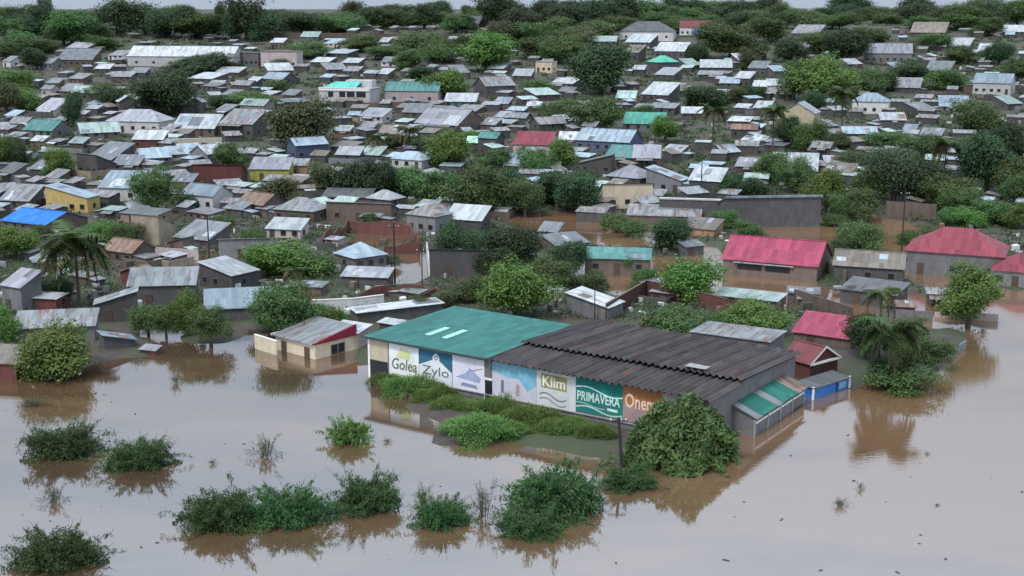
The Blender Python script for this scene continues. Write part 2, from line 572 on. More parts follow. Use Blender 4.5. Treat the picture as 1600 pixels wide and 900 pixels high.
def make_walls(W, D, zf, kind, base=-1.3):
    x, y = W / 2, D / 2
    mb = MB()
    t = 0.03
    T = lambda a, b: (a, b, zf(a, b) - t)
    front = [(-x, -y, base), (x, -y, base), T(x, -y)] + ([T(0, -y)] if kind == 'e' else []) + [T(-x, -y)]
    back = [(x, y, base), (-x, y, base), T(-x, y)] + ([T(0, y)] if kind == 'e' else []) + [T(x, y)]
    right = [(x, -y, base), (x, y, base), T(x, y)] + ([T(x, 0)] if kind == 'g' else []) + [T(x, -y)]
    left = [(-x, y, base), (-x, -y, base), T(-x, -y)] + ([T(-x, 0)] if kind == 'g' else []) + [T(-x, y)]
    for p in (front, right, back, left): mb.poly(p)
    return mb


_win = {}


def window_mesh(w, h, face):
    """frame with four bars and a recessed pane; face: 0 front (-y), 1 right (+x), 2 left (-x)"""
    key = (round(w, 1), round(h, 1), face)
    if key in _win: return _win[key]
    w, h = key[0], key[1]
    def sw(mb):
        if face == 0: return mb
        out = []
        for (a, b, c) in mb.v:
            out.append((-b, a, c) if face == 1 else (b, -a, c))
        mb.v = out
        return mb
    fr = MB()
    t = 0.09
    fr.box(-w / 2 - t, -w / 2, -0.06, 0.05, -h / 2 - t, h / 2 + t); fr.box(w / 2, w / 2 + t, -0.06, 0.05, -h / 2 - t, h / 2 + t)
    fr.box(-w / 2, w / 2, -0.06, 0.05, h / 2, h / 2 + t); fr.box(-w / 2, w / 2, -0.08, 0.05, -h / 2 - t, -h / 2)
    pn = MB(); pn.box(-w / 2, w / 2, -0.025, 0.04, -h / 2, h / 2)
    d = (sw(fr).mesh('window', M['frame']), sw(pn).mesh('pane', M['pane']))
    _win[key] = d
    return d


_door = {}


def door_mesh(w, h, face):
    key = (round(w, 1), round(h, 1), face)
    if key not in _door:
        w, h = key[0], key[1]
        mb = MB(); mb.box(-w / 2, w / 2, -0.05, 0.04, 0, h); mb.box(-w / 2 - .08, -w / 2, -.07, .04, 0, h + .08); mb.box(w / 2, w / 2 + .08, -.07, .04, 0, h + .08); mb.box(-w / 2, w / 2, -.07, .04, h, h + .08)
        if face: mb.v = [((-b, a, c) if face == 1 else (b, -a, c)) for (a, b, c) in mb.v]
        _door[key] = mb.mesh('door', M['door'])
    return _door[key]


SMALLCAT = 'house'


def house(x0, x1, yt, yb, kind='g', rc='G', wc='k', yaw=None, r=0.75, h=2.4, label=None, openings=None, cat=None, deep=0.0, name=None, rise=None, stuff=True):
    cx = (x0 + x1) / 2
    P = at(cx, yb)
    s = pxm(P)
    if yaw is None: yaw = R.choice((-30, -28, -34, -24, -36, -16, 40))
    a = rad(yaw)
    ext = (x1 - x0) / s
    o = 0.28 if ext > 4 else 0.15
    ca, sa = abs(math.cos(a)), abs(math.sin(a))
    W = max(1.6, (ext - 2 * o) / (ca + r * sa))
    D = max(1.4, r * W)
    dh = (W * sa + D * ca) / 2
    dist = math.hypot(P.y, CAMZ - P.z)
    tp = (CAMZ - P.z) / P.y
    tot = (yb - yt) / s / (P.y / dist)
    kk = {'g': 1.0, 'e': 1.3, 'h': 1.0, 'm': 1.9, 'b': 1.0, 'f': 1.9, 'l': 1.5, 'r': 1.5}[kind]
    if rise is None:
        rise = tot - h - kk * dh * tp
        lim = 0.6 * (D / 2 if kind in 'gh' else W / 2 if kind == 'e' else 0.75 * D)
        if rise > lim: h = min(h + rise - lim, 4.2); rise = lim
        if rise < 0.22: h = max(1.5, h - (0.22 - rise)); rise = 0.22
    loc = Vector((P.x, P.y + dh, P.z if P.y > Y_HILL - 3 else 0.0))
    if P.y > Y_HILL - 3: loc.z = hill(loc.y) - 0.15
    root = empty(name or ('house' if W > 4.2 else 'shack'), loc, a)
    fs, zf, ax = roof_faces(kind, W, D, h, rise, o)
    base = -1.3 - 0.09 * D
    make_walls(W, D, zf, kind, base).build('wall', M['wall' + wc], root)
    mb = MB()
    for f in fs: mb.slab(f, 0.07)
    if kind in 'g': mb.box(-W / 2 - o, W / 2 + o, -.14, .14, h + rise - .03, h + rise + .05)
    if kind == 'e': mb.box(-.14, .14, -D / 2 - o, D / 2 + o, h + rise - .03, h + rise + .05)
    mb.build('roof', M['roof' + rc + str(ax)], root)
    # odd sheets nailed over the roof
    if s > 4.6 and kind in 'gmerl' and rc not in 'PMUN' and R.random() < .7:
        A_, B_, C_, D_ = [Vector(q) for q in fs[R.randrange(len(fs)) if kind in 'e' else 0]]
        for _ in range(R.randrange(1, 4)):
            u0, v0 = R.uniform(.03, .75), R.uniform(.0, .6)
            u1, v1 = min(.98, u0 + R.uniform(.1, .3)), min(.99, v0 + R.uniform(.25, .6))
            g_ = lambda u, v: A_.lerp(B_, u).lerp(D_.lerp(C_, u), v) + Vector((0, 0, .05))
            mb = MB(); mb.slab([g_(u0, v0), g_(u1, v0), g_(u1, v1), g_(u0, v1)], .03)
            mb.build('patch_sheet', M['roof' + R.choice('WGGBLVW' if rc in 'WGLVB' else rc + rc + 'G') + str(ax)], root)
    # doors and windows on the sides one sees
    side = 1 if yaw <= 0 else 2
    n = openings if openings is not None else max(1, int(W / 3.2))
    if n:
        step = W / (n + 1 if n > 1 else 2)
        dslot = R.randrange(n + 1) if n > 1 else 0
        hh = zf(0, -D / 2) if kind != 'e' else h
        dh_ = min(1.95, hh - 0.25)
        for i in range(n + (1 if n > 1 else 0)):
            px_ = -W / 2 + W * (i + .5) / (n + (1 if n > 1 else 0)) if n > 1 else (-W / 5 if n == 1 else 0)
            if i == dslot:
                link('door', door_mesh(0.9, dh_, 0), root, loc=(px_, -D / 2, 0))
            else:
                fm, pm = window_mesh(1.0 if W > 5 else .7, 0.9 if hh > 2.1 else .6, 0)
                w_ = link('window', fm, root, loc=(px_, -D / 2, min(1.45, hh * .62)))
                link('pane', pm, w_)
        if D > 3:
            xs = W / 2 if side == 1 else -W / 2
            he = min(zf(xs, 0), zf(xs, -D / 2)) if kind != 'e' else h
            if he > 1.9:
                fm, pm = window_mesh(.9, .9 if he > 2.1 else .6, side)
                w_ = link('window', fm, root, loc=(xs, R.uniform(-.2, .2) * D, min(1.45, he * .62)))
                link('pane', pm, w_)
    if s > 4.6 and not label and kind in 'gmh' and W > 4 and R.random() < .35:
        e0 = (zf(0, -D / 2) if kind != 'h' else h) - .12
        xa, xb = sorted((R.uniform(-.5, 0) * W, R.uniform(.1, .5) * W)); vd = R.uniform(1.2, 2.0)
        mb = MB(); mb.slab([(xa, -D / 2 - vd, e0 - .45), (xb, -D / 2 - vd, e0 - .45), (xb, -D / 2 - .01, e0 - .08), (xa, -D / 2 - .01, e0 - .08)], .05)
        mb.build('veranda_roof', M['roof' + R.choice('GBGW') + '0'], root)
        for k_ in (0.06, .5, .94):
            px_ = xa + (xb - xa) * k_
            mb = MB(); mb.box(px_ - .06, px_ + .06, -D / 2 - vd + .08, -D / 2 - vd + .2, -1, e0 - .5); mb.build('post', M['wood'], root)
    if s > 4.2 and not label and W > 3.4 and R.random() < .45:      # a lower room built on at the side
        sg = R.choice((-1, 1)); aw_, ad_, ah_ = R.uniform(1.8, 3.4), D * R.uniform(.5, .9), h * R.uniform(.7, .88)
        xa, xb = (W / 2 + .01, W / 2 + aw_) if sg > 0 else (-W / 2 - aw_, -W / 2 - .01)
        mb = MB(); mb.box(xa, xb, -D / 2 + .2, -D / 2 + .2 + ad_, base, ah_ - .12); mb.build('side_room', M['wall' + R.choice((wc, 'k', 'g', 'b'))], root)
        z0_, z1_ = (ah_ + .12, ah_ - .18) if sg > 0 else (ah_ - .18, ah_ + .12)
        mb = MB(); mb.slab([(xa - (.2 if sg < 0 else 0), -D / 2, z0_), (xb + (.2 if sg > 0 else 0), -D / 2, z1_), (xb + (.2 if sg > 0 else 0), -D / 2 + ad_ + .4, z1_), (xa - (.2 if sg < 0 else 0), -D / 2 + ad_ + .4, z0_)], .06)
        mb.build('side_roof', M['roof' + R.choice('GGBWLQ') + '1'], root)
    if s > 4.2 and not label and R.random() < .4:                    # yard wall
        fy_ = -D / 2 - R.uniform(1.6, 3.2); x0_, x1_ = -W / 2 - R.uniform(0, 1.5), W / 2 + R.uniform(0, 2.5); hw_ = R.uniform(1.0, 1.7)
        mb = MB(); mb.box(x0_, x1_, fy_ - .16, fy_, base, hw_)
        if R.random() < .6: mb.box(x1_ - .16, x1_, fy_ + .01, D / 2, base, hw_ + .02)
        mb.build('yard_wall', M['wall' + R.choice('kkbgbe')], root)
    FOOT.append((loc.x, loc.y, max(W, D) * .62))
    big = ext > 11
    if label:
        tag(root, label, cat or 'house', 'houses of the flooded town')
    else:
        RN = {'g': 'gabled', 'e': 'gabled', 'h': 'hip-roofed', 'm': 'lean-to', 'b': 'lean-to', 'f': 'flat-roofed', 'l': 'sloping-roofed', 'r': 'sloping-roofed'}[kind]
        size = 'long ' if big else ('small ' if ext < 5.5 else '')
        PENDING.append((root, '%s%s-roofed %s %s' % (size, ROOFNAME[rc].replace(' metal', ''), WALLNAME[wc], 'house' if W > 4.2 else 'shack'), 'house' if W > 4.2 else 'shack', 'houses of the flooded town', cx, (yt + yb) / 2))
    root['_w'] = W; root['_d'] = D; root['_h'] = h; root['_t'] = zf(0, -D / 2)
    return root


# --- houses with looks of their own
def front_piece(o, name, u0, u1, z0, z1, m_, th=.08):
    W, D = o['_w'], o['_d']
    mb = MB(); mb.box(W * (u0 - .5), W * (u1 - .5), -D / 2 - th, -D / 2 - .002, z0, z1)
    return mb.build(name, m_, o)


o = house(495, 592, 118, 166, 'f', 'V', 'w', yaw=-14, r=.62, h=5.4, openings=0, rise=.3, label='white two-storey house with turquoise roof, biggest white house on the hillside')
W_, D_ = o['_w'], o['_d']
for u0, u1 in ((.18, .28), (.40, .52), (.55, .70), (.74, .92)):
    front_piece(o, 'window', u0, u1, 2.6, 4.4, M['pane'])
mb = MB(); mb.box(-W_ / 2 - .1, W_ / 2 + .1, -D_ / 2 - .25, -D_ / 2 - .01, 4.7, 5.9); mb.build('parapet', M['white'], o)
mb = MB(); mb.box(-W_ * .1, W_ * .42, D_ * .05, D_ * .45, 5.4, 8.0); mb.build('upper_room', M['wallw'], o)
mb = MB(); mb.slab([(-W_ * .42, -D_ * .45, 5.95), (W_ * .22, -D_ * .45, 5.95), (W_ * .22, D_ * .04, 7.5), (-W_ * .3, D_ * .04, 7.5)], .1); mb.build('turquoise_roof', roof_mat('turquoise_roof', (.10, .50, .42), rust=0, metal=0), o)
house(600, 692, 119, 162, 'g', 'T', 'p', yaw=-8, r=.5, h=4.0, openings=2, label='pinkish long-walled house with teal roof right of the turquoise-roofed white house')
house(693, 748, 146, 170, 'm', 'W', 't', yaw=-8, r=.5, label='teal-walled shack with a bright white tin roof behind the brown yard')
house(65, 148, 286, 333, 'r', 'L', 'y', yaw=-14, r=.5, h=3.0, label='yellow-walled house with pale blue sloping roof on the left')
house(-18, 116, 324, 366, 'g', 'U', 'b', yaw=-30, r=.85, h=2.2, label='brown house under a vivid blue roof at the left edge')
house(160, 262, 172, 210, 'h', 'V', 'w', yaw=-12, r=.6, h=2.8, openings=4, label='white house with a pale hip roof and dark windows on the left hillside')
house(388, 456, 246, 284, 'm', 'V', 'v', yaw=-5, r=.5, h=3.0, openings=1, label='yellow-green walled house with pale flat roof beside the orange shack')
house(450, 483, 248, 277, 'm', 'G', 'o', yaw=-5, r=.6, label='small orange-walled shack right of the yellow-green house', openings=1)
house(936, 1022, 285, 326, 'b', 'D', 'c', yaw=4, r=.55, h=2.7, openings=2, label='beige house with dark red window standing at the edge of brown floodwater')
house(515, 603, 374, 424, 'h', 'L', 'g', yaw=40, r=1.0, h=2.6, label='grey house with diamond-shaped pale blue roof seen corner-on')
RED = house(1137, 1322, 367, 438, 'g', 'P', 'b', yaw=-26, r=.66, h=2.7, label='large brown house with a bright red metal roof', openings=0)
front_piece(RED, 'window', .16, .42, 1.1, 2.1, M['pane']); front_piece(RED, 'window', .46, .72, 1.1, 2.1, M['pane']); front_piece(RED, 'shade_board', .12, .76, 2.2, 2.36, M['concrete'], .5)
house(1428, 1612, 346, 436, 'h', 'M', 'g', yaw=-24, r=.72, h=3.0, label='large grey house with maroon hip roof at the right edge', openings=2)
house(1560, 1680, 392, 452, 'h', 'M', 'g', yaw=-24, r=.8, h=2.0, label='second maroon roof cut off by the right edge of the photo')
house(1247, 1364, 482, 546, 'm', 'P', 'b', yaw=-32, r=.65, h=1.8, label='low house with faded rose-red tin roof before the palms', openings=1)
SH = house(1227, 1322, 528, 596, 'e', 'R', 'r', yaw=38, r=.8, h=2.2, label='small dark red gabled shed with white trim right of the warehouse', openings=1)
W_, D_ = SH['_w'], SH['_d']
for sg in (-1, 1):
    z0_, z1_ = SH['_h'] + .02, SH['_t'] + .08
    mb = MB(); y_ = -D_ / 2 - .32
    a_, b_ = (sg * (W_ / 2 + .3), z0_ - .2), (0, z1_)
    q = [(a_[0], y_, a_[1] - .18), (b_[0], y_, b_[1] - .18), (b_[0], y_, b_[1] + .1), (a_[0], y_, a_[1] + .1)]
    if sg > 0: q = q[::-1]
    mb.poly(q); mb.poly([(x, y + .06, z) for (x, y, z) in q[::-1]])
    mb.build('barge_board', M['white'], SH)
front_piece(SH, 'white_beam', .02, .98, SH['_h'] - .35, SH['_h'] - .1, M['white'], .3)
house(190, 374, 65, 106, 'g', 'W', 'w', yaw=-10, r=.28, h=6.0, openings=5, label='long pale hall with low roof on the far left hillside', cat='hall')
house(372, 408, 76, 103, 'f', 'G', 'g', yaw=-10, r=.6, h=5.0, openings=3, label='grey block building with dark windows right of the long pale hall')
house(405, 470, 74, 106, 'f', 'B', 'p', yaw=-10, r=.5, h=6, openings=4, label='unfinished pinkish concrete building right of the long pale hall')
house(968, 1063, 28, 64, 'h', 'D', 'w', yaw=-12, r=.6, h=4.5, openings=3, label='white villa with dark grey hip roof near the far trees')
house(1062, 1118, 26, 56, 'g', 'R', 'w', yaw=-10, r=.7, h=4, label='white house with rust-red roof right of the dark-roofed villa')
house(1210, 1290, -16, 22, 'f', 'W', 'w', yaw=-8, r=.5, h=10, openings=4, label='tall white block rising from the trees at the top edge', cat='building')
house(1222, 1292, 157, 200, 'e', 'W', 'c', yaw=-24, r=.9, h=3.4, label='cream house with a single dark window among trees on the right', openings=1)
house(1333, 1402, 143, 180, 'h', 'L', 'w', yaw=-20, r=.7, h=3.2, label='white house with pale hip roof right of the far palm')
house(973, 1046, 176, 207, 'm', 'N', 'g', yaw=-12, r=.6, label='grey house with a bright sea-green roof beside a round tree')
house(727, 758, 213, 236, 'm', 'O', 'k', yaw=-10, r=.7, label='small shack with pale mint-green roof among green trees')
house(745, 790, 206, 240, 'g', 'T', 'k', yaw=-30, r=.8, label='dark shack with teal roof touching the mint-roofed shack')
house(275, 358, 288, 331, 'g', 'L', 'w', yaw=-30, r=.7, label='white house with pale blue gabled roof on the left')
house(282, 332, 305, 328, 'm', 'W', 'w', yaw=-22, r=.5, h=1.9, openings=0, label='bright white awning roof in front of the blue-gabled white house', cat='shelter', name='awning_shed')
house(198, 268, 330, 383, 'b', 'W', 'e', yaw=-26, r=.7, h=3.4, openings=0, label='tall blank beige wall of a house under a tilted tin roof')
house(178, 262, 320, 352, 'm', 'G', 'e', yaw=-24, r=.5, openings=1, label='beige house with dull grey tin roof behind the tall beige wall')
house(300, 382, 256, 288, 'b', 'R', 'r', yaw=-4, r=.4, openings=1, label='long dark red shack with thin white roof edge on the left')
house(150, 224, 267, 316, 'm', 'L', 'w', yaw=-10, r=.7, openings=2, label='white house with broad pale blue tin roof right of the yellow house')
house(300, 398, 400, 455, 'r', 'W', 'k', yaw=-34, r=.8, h=2.9, label='dark block house with shiny striped tin roof, near the bright green bushes')
house(310, 422, 445, 502, 'm', 'L', 'k', yaw=12, r=.45, h=2.1, openings=0, label='open shed with pale blue tin roof above the flooded shore')
house(138, 214, 446, 504, 'l', 'W', 'k', yaw=14, r=.6, h=2.8, openings=1, label='dark plank shack with pale roof sloping left, near the big palm')
house(180, 240, 411, 448, 'e', 'B', 'r', yaw=-30, r=.9, label='house with dark red gable end and mossy roof right of the big palm', openings=0)
house(195, 306, 414, 478, 'm', 'G', 'k', yaw=6, r=.4, h=2.9, openings=1, label='long dark grey shed with grey roof beside the dark red gable')
house(12, 145, 478, 538, 'm', 'G', 'g', yaw=10, r=.42, h=2.6, openings=0, label='long shed with broad grey tin roof on the left shore')
house(-6, 58, 414, 488, 'm', 'V', 'g', yaw=-30, r=.9, h=2.2, openings=1, label='low house with pale lilac tin roof at the left edge')
house(35, 99, 452, 486, 'm', 'W', 'r', yaw=-14, r=.6, openings=1, label='dark red walled shack with pale roof beside the lilac roof')
house(143, 208, 510, 548, 'r', 'L', 'k', yaw=30, r=.7, h=1.4, openings=0, label='half-sunken shed with pale tin roof at the left waterline', cat='shack')
house(214, 250, 522, 552, 'm', 'V', 'r', yaw=-20, r=.6, h=.7, rise=.3, openings=0, label='tiny dark red hut standing in the water on the left', cat='hut', name='hut')
house(-50, 36, 534, 590, 'm', 'B', 'r', yaw=-10, r=.5, h=2.2, openings=0, label='dark red brick shed at the left edge by the water', cat='shed', name='shed')
house(540, 692, 466, 506, 'l', 'W', 'k', yaw=24, r=.28, h=2.6, openings=0, label='long dark shed with a white tin roof behind the green warehouse roof')
house(884, 980, 448, 500, 'r', 'W', 'g', yaw=-32, r=.7, h=2.2, openings=0, label='pale-roofed grey shed behind the green and black warehouse roofs')
house(1085, 1242, 508, 566, 'f', 'G', 'g', yaw=-30, r=.6, h=3.0, openings=0, label='broad pale flat roof directly behind the black ribbed roof', rise=.2)
house(1120, 1240, 445, 484, 'm', 'Q', 'b', yaw=-28, r=.5, h=2.1, openings=1, label='brown house with pale green tin roof below the bright red roof')
house(1308, 1434, 388, 444, 'g', 'B', 'k', yaw=-20, r=.6, h=2.5, openings=2, label='dark house with rust-stained pale roof left of the large maroon roof')
house(1322, 1436, 428, 480, 'm', 'D', 'k', yaw=-34, r=.7, h=2.2, openings=1, label='dark ruined house with broken white roof strips right of centre')
GW = house(1125, 1287, 300, 354, 'b', 'L', 'k', yaw=6, r=.45, h=3.8, openings=0, label='long windowless grey warehouse with pale blue roof edge', cat='warehouse', name='warehouse')
front_piece(GW, 'roof_edge', -.01, 1.01, GW['_t'] - .1, GW['_t'] + .35, M['roofL0'], .35)
PS = house(1030, 1135, 306, 346, 'b', 'W', 'k', yaw=-12, r=.4, h=2.8, openings=0, label='low dark shed with white parapet left of the long grey warehouse')
front_piece(PS, 'parapet', -.01, 1.01, PS['_t'] - .15, PS['_t'] + .25, M['white'], .2)
house(980, 1104, 316, 350, 'm', 'G', 'b', yaw=-10, r=.4, h=1.9, openings=0, label='wide low shed with grey tin roof in front of the white parapet')
house(1065, 1137, 336, 370, 'm', 'B', 'o', yaw=-30, r=.7, h=1.8, openings=0, label='small orange-walled shed with rusty roof beside floodwater')
house(912, 1022, 383, 428, 'm', 'T', 'b', yaw=-8, r=.35, h=2.9, openings=2, label='brown house with thin dark green roof left of the leafy tree')
house(1077, 1142, 249, 312, 'm', 'W', 'k', yaw=-26, r=.7, h=3.4, openings=1, label='tall dark block house with pale roof beside the wooden pole')
house(631, 708, 316, 365, 'h', 'G', 'g', yaw=-34, r=.8, h=2.9, openings=2, label='grey house with grey hip roof beside the white-roofed house')
house(692, 768, 316, 362, 'm', 'W', 'k', yaw=-22, r=.6, h=2.6, openings=1, label='dark house with brilliant white roof right of the grey hip roof')
house(412, 480, 337, 374, 'm', 'W', 'p', yaw=-14, r=.6, h=2.3, openings=2, label='pinkish shack with white tin roof in the middle left')
house(530, 614, 413, 449, 'm', 'V', 'k', yaw=-10, r=.5, h=2.0, openings=1, label='dark shack with pale lilac roof in front of the diamond roof')
house(668, 778, 383, 432, 'b', 'D', 'k', yaw=-6, r=.4, h=3.4, openings=1, label='dark mossy house with white parapet right of the flooded lane')
house(335, 454, 366, 404, 'b', 'W', 'g', yaw=8, r=.35, h=2.9, openings=1, label='long grey building with white parapet above the bright bushes')
house(800, 870, 206, 242, 'm', 'M', 'p', yaw=-16, r=.6, label='pinkish house with faded red roof in the middle of town', openings=1)
house(900, 1010, 203, 242, 'g', 'L', 'u', yaw=-28, r=.6, h=2.6, label='slate blue house with long grey-blue gabled roof in the middle right')
house(443, 510, 215, 252, 'g', 'L', 'u', yaw=34, r=.6, label='slate blue house with shiny pale blue roof in the middle left')
house(205, 259, 204, 234, 'm', 'W', 'r', yaw=-6, r=.5, label='dark red fronted shack with white roof below the hip-roofed house', openings=2)
house(505, 622, 311, 347, 'b', 'W', 'b', yaw=-12, r=.4, h=2.3, openings=2, label='long brown house with white roof edge above the brick ruin')
house(500, 584, 294, 322, 'm', 'D', 'b', yaw=-8, r=.5, h=1.9, openings=0, label='broad dark grey roof behind the long brown house')
house(568, 632, 297, 328, 'h', 'W', 'k', yaw=-32, r=.8, h=2, openings=1, label='dark house with bluish white roof beside the broad dark roof')

# --- the other houses, row by row from the far hillside down (x0, x1, top, base, roof shape, roof, wall)
ROWS = """
98 146 67 82 m V b;85 150 77 105 m W b;165 202 79 94 m W w;14 42 71 82 m W g;56 96 91 110 g G g;275 313 104 120 m W k;287 351 114 133 m W k;333 381 105 121 m W b;
310 352 129 145 m G k;358 404 124 152 g G k;70 97 122 138 m G b;100 141 115 132 m W b;110 158 134 158 g Q k;60 91 133 152 g G p;85 126 131 152 m G b;
50 102 154 182 m V p;130 162 157 172 m W k;175 213 149 177 e W k;206 226 149 164 m W k;262 302 151 180 m W k;290 320 151 177 e G k;0 36 172 192 m W k;8 54 183 206 g G b;
333 370 163 182 m W k;338 412 171 217 m W k;265 342 179 214 m W b;28 101 188 218 g T g;104 182 192 220 g Q g;44 74 212 230 m W b;72 104 216 232 m W k;
104 138 214 240 m Q k;126 202 222 264 m W k;110 176 240 277 b W k;174 222 242 272 m W k;208 264 231 260 m L g;252 295 228 254 m W g;290 347 225 260 e W g;376 404 231 250 m W k;
-10 38 254 288 m D k;266 306 271 296 m W b;-6 58 288 330 m W k;152 197 319 341 m Q k;284 348 321 347 m G b;262 353 340 389 m G k;254 302 364 397 l B b;78 118 366 398 e G b;
150 234 370 414 g B b;34 104 388 428 h G k;363 442 298 338 g B b;422 512 305 348 h G b;240 290 392 412 m V b;
497 541 36 49 g B b;704 764 26 44 g D b;709 724 39 51 m W w;609 639 58 69 m W k;644 662 57 67 m W k;590 613 59 74 m W k;698 716 57 67 m W k;503 543 61 75 m W c;453 475 67 81 m W k;
482 505 81 90 m W k;506 558 78 92 m W k;482 524 90 104 m W k;532 569 91 105 m W k;594 630 89 104 m W w;646 657 91 99 m W k;660 708 86 98 m W k;498 542 99 116 m G b;534 567 104 119 m G k;
586 617 107 124 m W k;408 457 99 127 m W b;403 462 114 134 g W k;398 437 142 157 m W k;436 472 140 157 m G k;427 484 154 170 m W k;370 427 155 181 g Q g;770 802 152 171 m W k;738 806 121 153 g G k;
558 612 169 193 m V w;542 564 174 188 m W b;626 677 162 188 m G k;708 758 164 184 m G k;643 760 172 210 g V b;772 804 174 198 m V k;698 732 102 121 m W k;512 567 220 243 m W k;
522 568 229 256 m W k;560 604 228 254 m Q k;608 678 237 267 h L w;505 538 366 386 m V p;840 882 344 373 m W g;845 924 359 395 m G b;
978 1032 54 74 m W k;972 1012 71 97 m W k;1024 1082 67 92 m W k;1012 1063 87 114 h N k;1062 1097 92 110 m Q k;1094 1149 94 114 m W k;1090 1137 111 126 m W k;1124 1162 121 139 m W k;
1024 1070 106 126 m W k;988 1012 102 118 m W k;1004 1067 129 162 m W k;860 910 122 139 m W k;818 877 138 159 m Q k;872 902 136 152 m W k;836 872 89 114 f W c;962 998 142 162 m Q c;
1014 1067 161 180 m W k;1064 1102 167 187 m W k;893 922 157 187 m W w;908 938 189 212 m W k;822 848 159 174 m W k;796 834 176 201 g G k;826 887 183 206 g G k;1138 1182 182 201 m W k;
1148 1178 162 177 m W k;1178 1212 158 184 m W k;1143 1192 194 218 g W k;1144 1176 84 102 m W k;1170 1208 96 120 m G k;1148 1184 112 138 m W k;1176 1214 126 150 m W k;
945 1002 227 262 m T k;988 1037 227 264 m V b;904 964 239 274 l G k;948 1032 259 296 h V k;1010 1082 260 304 r L g;1084 1122 43 58 m U k;905 968 57 72 m Q k;
1207 1292 239 280 m W k;1268 1312 221 252 g G k;1288 1332 243 264 m V k;1288 1347 254 286 m B y;1318 1377 198 219 m W k;1412 1438 194 214 m W k;1552 1614 204 226 m W k;
1240 1297 40 59 m W k;1353 1437 67 100 g V g;1428 1492 36 58 m B b;1473 1503 14 30 m W p;1528 1602 114 150 g W w;1530 1566 69 92 m W k;1200 1232 99 128 m W k;1198 1236 122 152 m W w;
1344 1412 10 24 m Q w;1500 1560 22 38 m W w;1570 1610 40 58 m W k;1560 1604 150 172 m Q k;1540 1580 180 202 m W k;1440 1490 62 80 m W k;1180 1216 40 56 m W k;1290 1330 60 78 m W k;
0 26 88 106 m W w;146 176 100 116 m W k;200 232 106 122 m W k;420 448 60 76 m W b;468 500 50 64 m Q k;556 590 66 80 m Q k;640 680 66 82 m W k;720 760 78 94 m W k;760 800 98 116 m W k;
800 836 108 126 m W k;770 800 64 78 m W k;800 850 60 74 m Q k;860 900 44 58 m W c;920 962 40 54 m W k;1130 1180 60 76 m W k;1256 1290 66 80 m W k;1316 1352 92 108 m W k;1390 1430 98 116 m Q k;
1450 1500 96 120 m W k;1480 1530 60 80 m W k;1400 1450 122 146 m W k;1420 1470 160 182 m W k;1470 1524 150 176 m L g;1040 1084 134 152 m W k;1076 1100 150 168 m W k;1110 1146 140 160 m W k;
690 724 124 140 m W k;706 742 188 206 m W b;750 786 184 206 m G k;850 892 160 182 m G k;872 912 206 230 m W k;560 592 190 210 m G b;590 640 196 220 m B b;518 552 196 216 m W b;
340 380 140 158 m G k;380 410 120 138 m W k;228 262 152 170 m G k;226 258 128 146 m W k;170 210 112 128 m W k;0 40 206 226 m G k;0 44 236 256 m W k;40 84 250 276 m G k;64 106 264 290 m W b;
222 262 262 286 m W k;230 276 290 316 m G k;350 396 284 306 m W b;344 392 312 340 m W k;396 430 318 340 m G b;452 500 288 308 m B b;480 520 260 282 m G k;628 672 216 240 m W k;660 706 232 258 m G k;
100 148 366 392 m W b;60 104 356 380 m G k;20 60 384 408 m W k;100 150 420 446 m B b;250 300 436 462 m G k;206 250 392 414 m G b;
780 822 240 266 m W k;840 880 250 274 m G k;1036 1078 226 248 m W k;1120 1160 226 250 m W k;1150 1200 246 272 m V k;1196 1240 222 240 m W k;1160 1206 212 230 m W k;1240 1276 210 228 m W k;
1376 1420 176 198 m W k;1440 1484 200 222 m G k;1490 1540 226 250 m W k;1380 1420 232 256 m G k;
780 836 364 392 m G k;760 806 316 338 m W b;640 684 288 308 m W k;850 890 296 316 m G k;460 512 436 460 m G b;620 668 448 470 m W b;1000 1050 430 456 m G b;1060 1104 372 398 m G k;1230 1290 444 472 m G k;
1380 1440 466 492 m B b;1450 1512 446 476 m G k;1016 1064 446 470 m V b;740 788 438 462 m G b;840 884 444 468 m Q k;560 600 330 352 m G b;380 420 408 430 m G k;470 520 404 424 m G b"""
yr = {}
for row in ROWS.replace('\n', '').split(';'):
    t = row.split()
    if len(t) < 7: continue
    x0, x1, yt, yb = map(float, t[:4])
    if t[5] == 'W': t[5] = R.choice('WWWWWGGGBL')
    house(x0, x1, yt, yb, t[4], t[5], t[6], r=R.uniform(.55, .9), h=R.uniform(1.7, 2.2), yaw=R.choice((-30, -26, -33, -22, -37, -14, -8, 28)))

# ------------------------------------------------------------------ the painted warehouse
WA = onz(577, 590, 0.0)
WB = onz(973, 672, 0.0)
wdir = (WB - WA).normalized()
WYAW = math.atan2(wdir.y, wdir.x)
wperp = Vector((-wdir.y, wdir.x, 0))


def wall_t(x):
    """distance along the front wall of the photo column x"""
    d = ray(x, 600)
    k = d.x / d.y
    # (WA.x + t wx) = k (WA.y + t wy)
    return (k * WA.y - WA.x) / (wdir.x - k * wdir.y)


def wall_z(x, y):
    t = wall_t(x)
    p = WA + wdir * t
    d = ray(x, y)
    return CAMZ + d.z * (p.y / d.y)


